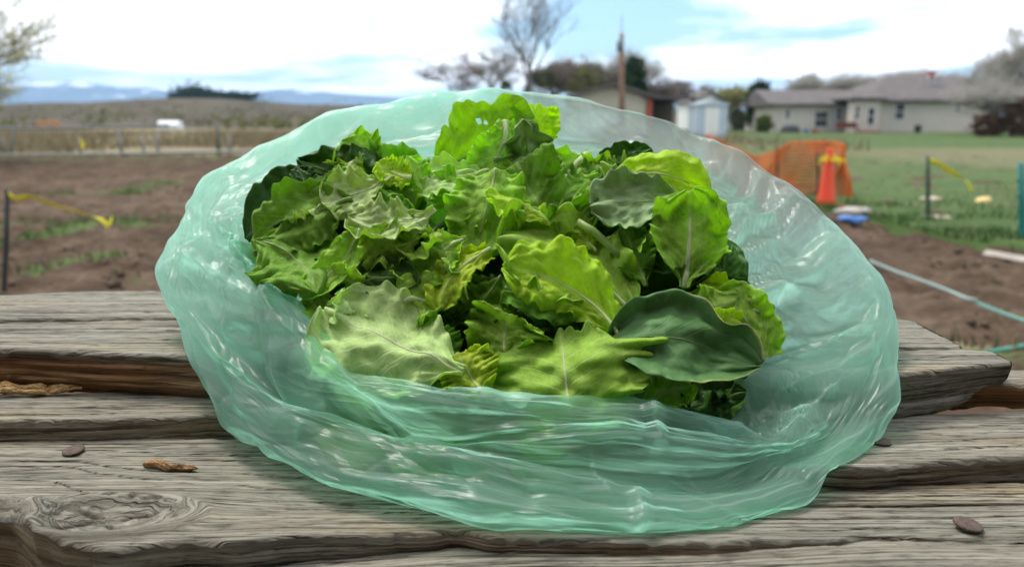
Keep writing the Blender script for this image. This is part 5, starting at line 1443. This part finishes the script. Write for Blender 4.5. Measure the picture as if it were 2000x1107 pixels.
stake('garden_stake', 'dark stake with yellow ribbon behind the table at the left edge', 8, 368, 566, .016, STAKE, 6)
Yk = G(8, 566)[1]
ribbon('yellow_ribbon', 'yellow ribbon streaming from the stake at the left edge', [P(12, 376, Yk), P(30, 388, Yk - .02), P(60, 385, Yk), P(110, 402, Yk + .1), P(160, 416, Yk + .25), P(195, 428, Yk + .3), P(212, 440, Yk + .32), P(219, 424, Yk + .35)], .044, 2.2)
stake('garden_stake', 'thin dark stake with a yellow ribbon on the lawn at the right', 1812, 306, 442, .020, simple('green_steel', (.03, .06, .035), .6), 0)
Yk = G(1812, 442)[1]
ribbon('yellow_ribbon', 'yellow ribbon blown sideways from the stake on the lawn', [P(1816, 314, Yk), P(1835, 322, Yk), P(1852, 332, Yk + .05), P(1872, 344, Yk + .1), P(1890, 357, Yk + .1), P(1897, 374, Yk + .1)], .055, 2.4)
stake('fence_post', 'green painted steel post at the right edge', 1997, 318, 480, .028, GREENP, -3)
# traffic cone
c = G(1612, 408)
cone = empty('traffic_cone', (c[0], c[1], .03)); tag(cone, 'orange traffic cone tied with yellow tape in front of the netting', 'cone')
ORANGE = simple('cone_orange', (.72, .07, .025), .5, .1, 3)
keep_parent(MB().lathe((c[0], c[1], .04), [(.11, .02), (.105, .05), (.035, .66), (.032, .68), (.025, .66), (.02, .60)], 28).build('cone_body', ORANGE, None, True), cone)
keep_parent(MB().box(c[0] - .19, c[0] + .19, c[1] - .19, c[1] + .19, .02, .055).build('base', ORANGE, None, False, .01), cone)
tz_ = .60
o = MB()
for k in range(7):
    a0 = k * .9; o.tube([(c[0] + .045 * math.cos(a0), c[1] + .06 * math.sin(a0), tz_ + .02 * math.sin(k)), (c[0] + .10 * math.cos(a0 + .5), c[1] - .08, tz_ + .05 * math.sin(2 * k)), (c[0] + .17 * math.cos(a0), c[1] - .06, tz_ - .03 + .07 * math.sin(k * 3))], [.008, .010, .006], 4)
keep_parent(o.build('tape_knot', YEL), cone)
# orange netting fence
NETM = leafcard_material('orange_netting', (.88, .27, .08), .4)
nf_ = empty('netting_fence', (G(1540, 396)[0], G(1540, 396)[1], 0)); tag(nf_, 'sagging orange plastic netting fence behind the traffic cone', 'fence')
topq = [(1380, 262), (1435, 290), (1480, 306), (1518, 292), (1548, 279), (1600, 277), (1640, 280), (1652, 300), (1662, 384)]
botq = [(1380, 372), (1435, 378), (1480, 384), (1518, 390), (1548, 394), (1600, 398), (1640, 396), (1655, 392), (1664, 390)]
nd = 60; tq = np.linspace(0, len(topq) - 1, nd)
Yn = 11.0
Tq = cat_rom(np.array([P(x, y, Yn + .1 * math.sin(i * 1.7)) for i, (x, y) in enumerate(topq)]), tq, False)
Bq = cat_rom(np.array([P(x, y, Yn - .15 + .15 * math.cos(i * 1.3)) for i, (x, y) in enumerate(botq)]), tq, False); Bq[:, 2] = np.maximum(Bq[:, 2], .05)
nm = MB(); nr = 17
Gd = np.array([[Tq[i] + (Bq[i] - Tq[i]) * (j / (nr - 1)) + np.array([0, .05 * math.sin(i * .5 + j * .4), 0]) for j in range(nr)] for i in range(nd)])
sg_ = []
for i in range(nd):
    for j in range(nr):
        if i + 1 < nd: sg_.append([*Gd[i, j], *Gd[i + 1, j], .011, .011])
        if j + 1 < nr: sg_.append([*Gd[i, j], *Gd[i, j + 1], .008, .008])
V, Fc = segs_mesh(sg_, 4)
net = struct(keep_parent(mesh_np('netting', V, Fc, NETM, None, False), nf_), 'stuff')
for sxp, tpy, bpy_ in ((1518, 288, 392), (1597, 300, 400)):
    b = P(sxp, bpy_, Yn - .12); b[2] = 0; t = P(sxp, tpy, Yn - .12)
    keep_parent(MB().bar(b, t, .018, .015, 6).build('stake', STAKE), nf_)
# loose bits on the ground
def lump(name, label, cat, px, py, wpx, hm, mat, seed, z=.05, flat=1.0):
    c = G(px, py, z); w = wpx * c[1] / F / 2; rng = np.random.default_rng(seed)
    th = np.linspace(0, math.pi, 9); ph = np.arange(14) / 14 * 2 * math.pi
    Tt, Pp = np.meshgrid(th, ph, indexing='ij')
    rr = 1 + .75 * fbm(np.cos(Pp) * 1.5 + Tt, np.sin(Pp) * 1.5 + seed, seed, 3)
    V = np.stack([c[0] + w * rr * np.sin(Tt) * np.cos(Pp), c[1] + w * .8 * rr * np.sin(Tt) * np.sin(Pp), z + hm * (.4 + .6 * np.cos(Tt) * rr)], -1)
    return tag(mesh_np(name, V.reshape(-1, 3), np.ascontiguousarray(grid_faces(9, 14, False, True)), mat, None, True), label, cat)
PALE = simple('pale_stone', (.52, .44, .34), .8, .15, 8); WHT = simple('white_scrap', (.36, .34, .31), .7, .1, 8)
lump('stone', 'pale flat stone lying at the foot of the thin dark stake', 'stone', 1816, 392, 36, .05, PALE, 1)
lump('stone', 'yellowish block on the grass right of the thin dark stake', 'stone', 1924, 399, 32, .08, simple('yellow_block', (.62, .47, .2), .8), 2)
lump('stone', 'long pale scrap lying below the thin dark stake', 'scrap', 1836, 428, 60, .03, PALE, 3)
lump('tarpaulin', 'crumpled blue tarpaulin on the soil below the traffic cone', 'tarpaulin', 1664, 434, 52, .06, simple('blue_tarp', (.05, .16, .38), .45), 4)
lump('plastic_sheet', 'crumpled whitish sheet beside the blue tarpaulin', 'sheet', 1672, 418, 66, .07, WHT, 5)
a_, b_ = G(1925, 496, .05), G(2060, 520, .05)
m_ = MB().tube([a_, b_], .035, 4)
tag(m_.build('board', simple('grey_board', (.36, .32, .27), .85), None, False), 'pale board lying at the edge of the lawn at the right', 'board')
HOSE = simple('teal_hose', (.12, .30, .25), .45, .15, 5); TAPE = simple('pale_drip_tape', (.26, .36, .33), .5, .2, 3)
tag(MB().tube([G(px, py, .06) + np.array([0, 0, .012 * math.sin(px)]) for px, py in ((1700, 508), (1752, 528), (1800, 548), (1850, 568), (1888, 583), (1905, 590))], .009, 8).build('drip_tape', TAPE, None, True), 'pale teal drip line running across the soil at the right', 'hose')
tag(MB().tube([G(px, py, .05) for px, py in ((1905, 590), (1930, 600), (1960, 612), (2000, 626), (2100, 660))], .009, 8).build('hose', HOSE, None, True), 'teal hose continuing from the drip line to the right edge', 'hose')
tag(MB().tube([G(px, py, .05) for px, py in ((1850, 697), (1905, 690), (1950, 684), (2000, 675), (2120, 650))], .010, 8).build('hose', simple('green_hose', (.06, .30, .22), .4), None, True), 'green hose on the grass behind the table at the right', 'hose')

# fence and pipes at the far side of the left field
GREYW = simple('grey_fence_wood', (.20, .19, .175), .9, .2, 3); WPIPE = simple('white_pipe', (.20, .20, .18), .6, .1, 2)
fe = empty('rail_fence', (P(150, 300, 25)[0], 25, 0)); tag(fe, 'dark rail on leaning posts across the far side of the left field', 'fence')
keep_parent(MB().tube([P(-260, 250, 25), P(0, 251, 25), P(110, 251, 25), P(230, 247, 25.3), P(330, 245, 25.6)], .05, 8).build('rail', simple('dark_rail', (.16, .16, .165), .7), None, True), fe)
for (xa, xb) in ((28, 20), (228, 239), (-120, -126)):
    t = P(xa, 249, 25); b = P(xb, 298, 25); b[2] = -.05
    keep_parent(MB().bar(b, t, .055, .045, 7).build('post', GREYW, None, True), fe)
for i, (px, tpy, lb, mm) in enumerate(((153, 264, 'thin post with a scrap of yellow tape in the far left field', GREYW), (278, 268, 'short thin post right of the leaning posts in the far field', GREYW), (306, 262, 'thin post below the white tank in the far field', GREYW), (424, 250, 'dark green post in the far field near the bag', simple('dark_green_post', (.06, .085, .06), .7)), (446, 262, 'thin post in the far field closest to the bag', GREYW), (4, 268, 'thin post in the far field at the left edge', GREYW))):
    t = P(px, tpy, 24.5); b = t.copy(); b[2] = -.05
    tag(MB().bar(b, t, .045 if i != 3 else .07, .04, 7).build('field_post', mm, None, True), lb, 'post', 'thin posts in the far left field')
ribbon('yellow_ribbon', 'scrap of yellow tape on a thin post in the far left field', [P(156, 272, 24.4), P(162, 282, 24.4), P(160, 293, 24.4)], .12, .6)
pp = [P(px, py, 24) for px, py in ((-300, 301), (0, 303), (150, 302), (300, 300), (480, 296), (700, 292))]
for q in pp: q[2] = max(q[2], .03)
tag(MB().tube(pp, .045, 8).build('irrigation_pipe', WPIPE, None, True), 'long pale pipe lying along the far edge of the dug soil', 'pipe')
c = P(333, 256, 60)
tag(MB().extrude_x([(59.5, .35), (60.4, .35), (60.5, .6), (60.3, .95), (59.7, .98), (59.4, .7)], P(313, 250, 60)[0], P(354, 250, 60)[0]).build('water_tank', simple('white_tank', (.75, .78, .80), .5), None, False, .05), 'white water tank in the far left meadow', 'tank')
tag(MB().box(P(76, 240, 70)[0], P(106, 240, 70)[0], 69.5, 71, P(90, 246, 70)[2], P(90, 236, 70)[2]).box(P(76, 240, 70)[0], P(80, 240, 70)[0], 69.8, 70, -.1, P(90, 246, 70)[2]).box(P(100, 240, 70)[0], P(104, 240, 70)[0], 69.8, 70, -.1, P(90, 246, 70)[2]).build('farm_trailer', simple('orange_paint', (.40, .20, .07), .6), None, False, .05), 'orange farm trailer box at the foot of the hill', 'trailer')

# ------------------------------------------------------------------ air
if HAZE:
    m, nt, out = nmat('haze_air')
    v = N(nt, 'ShaderNodeVolumePrincipled', {'Color': (.42, .66, 1.0, 1), 'Density': HAZE_DENSITY, 'Anisotropy': 0.0})
    nt.links.new(v.outputs[0], out.inputs['Volume'])
    hz_ = MB().box(-11000, 11000, -2500, 14000, -2.0, 330).build('haze', m)
    struct(hz_, 'stuff'); hz_['label'] = 'pale blue haze in the air over the valley'
# unseen wall and roof added behind the camera to shade the near table
pw = empty('added_shade_shelter', (0, -1.3, 0)); tag(pw, 'added brown wall and roof, unseen behind the camera, that shade the table', 'added_shade_shelter')
WALLB = simple('added_wall_brown', (.16, .13, .105), .85, .15, 1.5, .2)
for k in range(16):
    keep_parent(MB().add([(-5, -1.30, k * .17), (5, -1.30, k * .17), (5, -1.325, k * .17 + .172), (-5, -1.325, k * .17 + .172)], [(3, 2, 1, 0)]).box(-5, 5, -1.40, -1.33, k * .17, k * .17 + .169).build('added_wall_board', WALLB), pw)
keep_parent(MB().add([(-5.2, -1.6, 2.86), (5.2, -1.6, 2.86), (5.2, -.35, 2.45), (-5.2, -.35, 2.45), (-5.2, -1.6, 2.96), (5.2, -1.6, 2.96), (5.2, -.35, 2.55), (-5.2, -.35, 2.55)],
    [(0, 1, 2, 3), (7, 6, 5, 4), (0, 4, 5, 1), (1, 5, 6, 2), (2, 6, 7, 3), (3, 7, 4, 0)]).build('projecting_roof', WALLB), pw)  # added roof slab, out of view, blocks sky light above the table
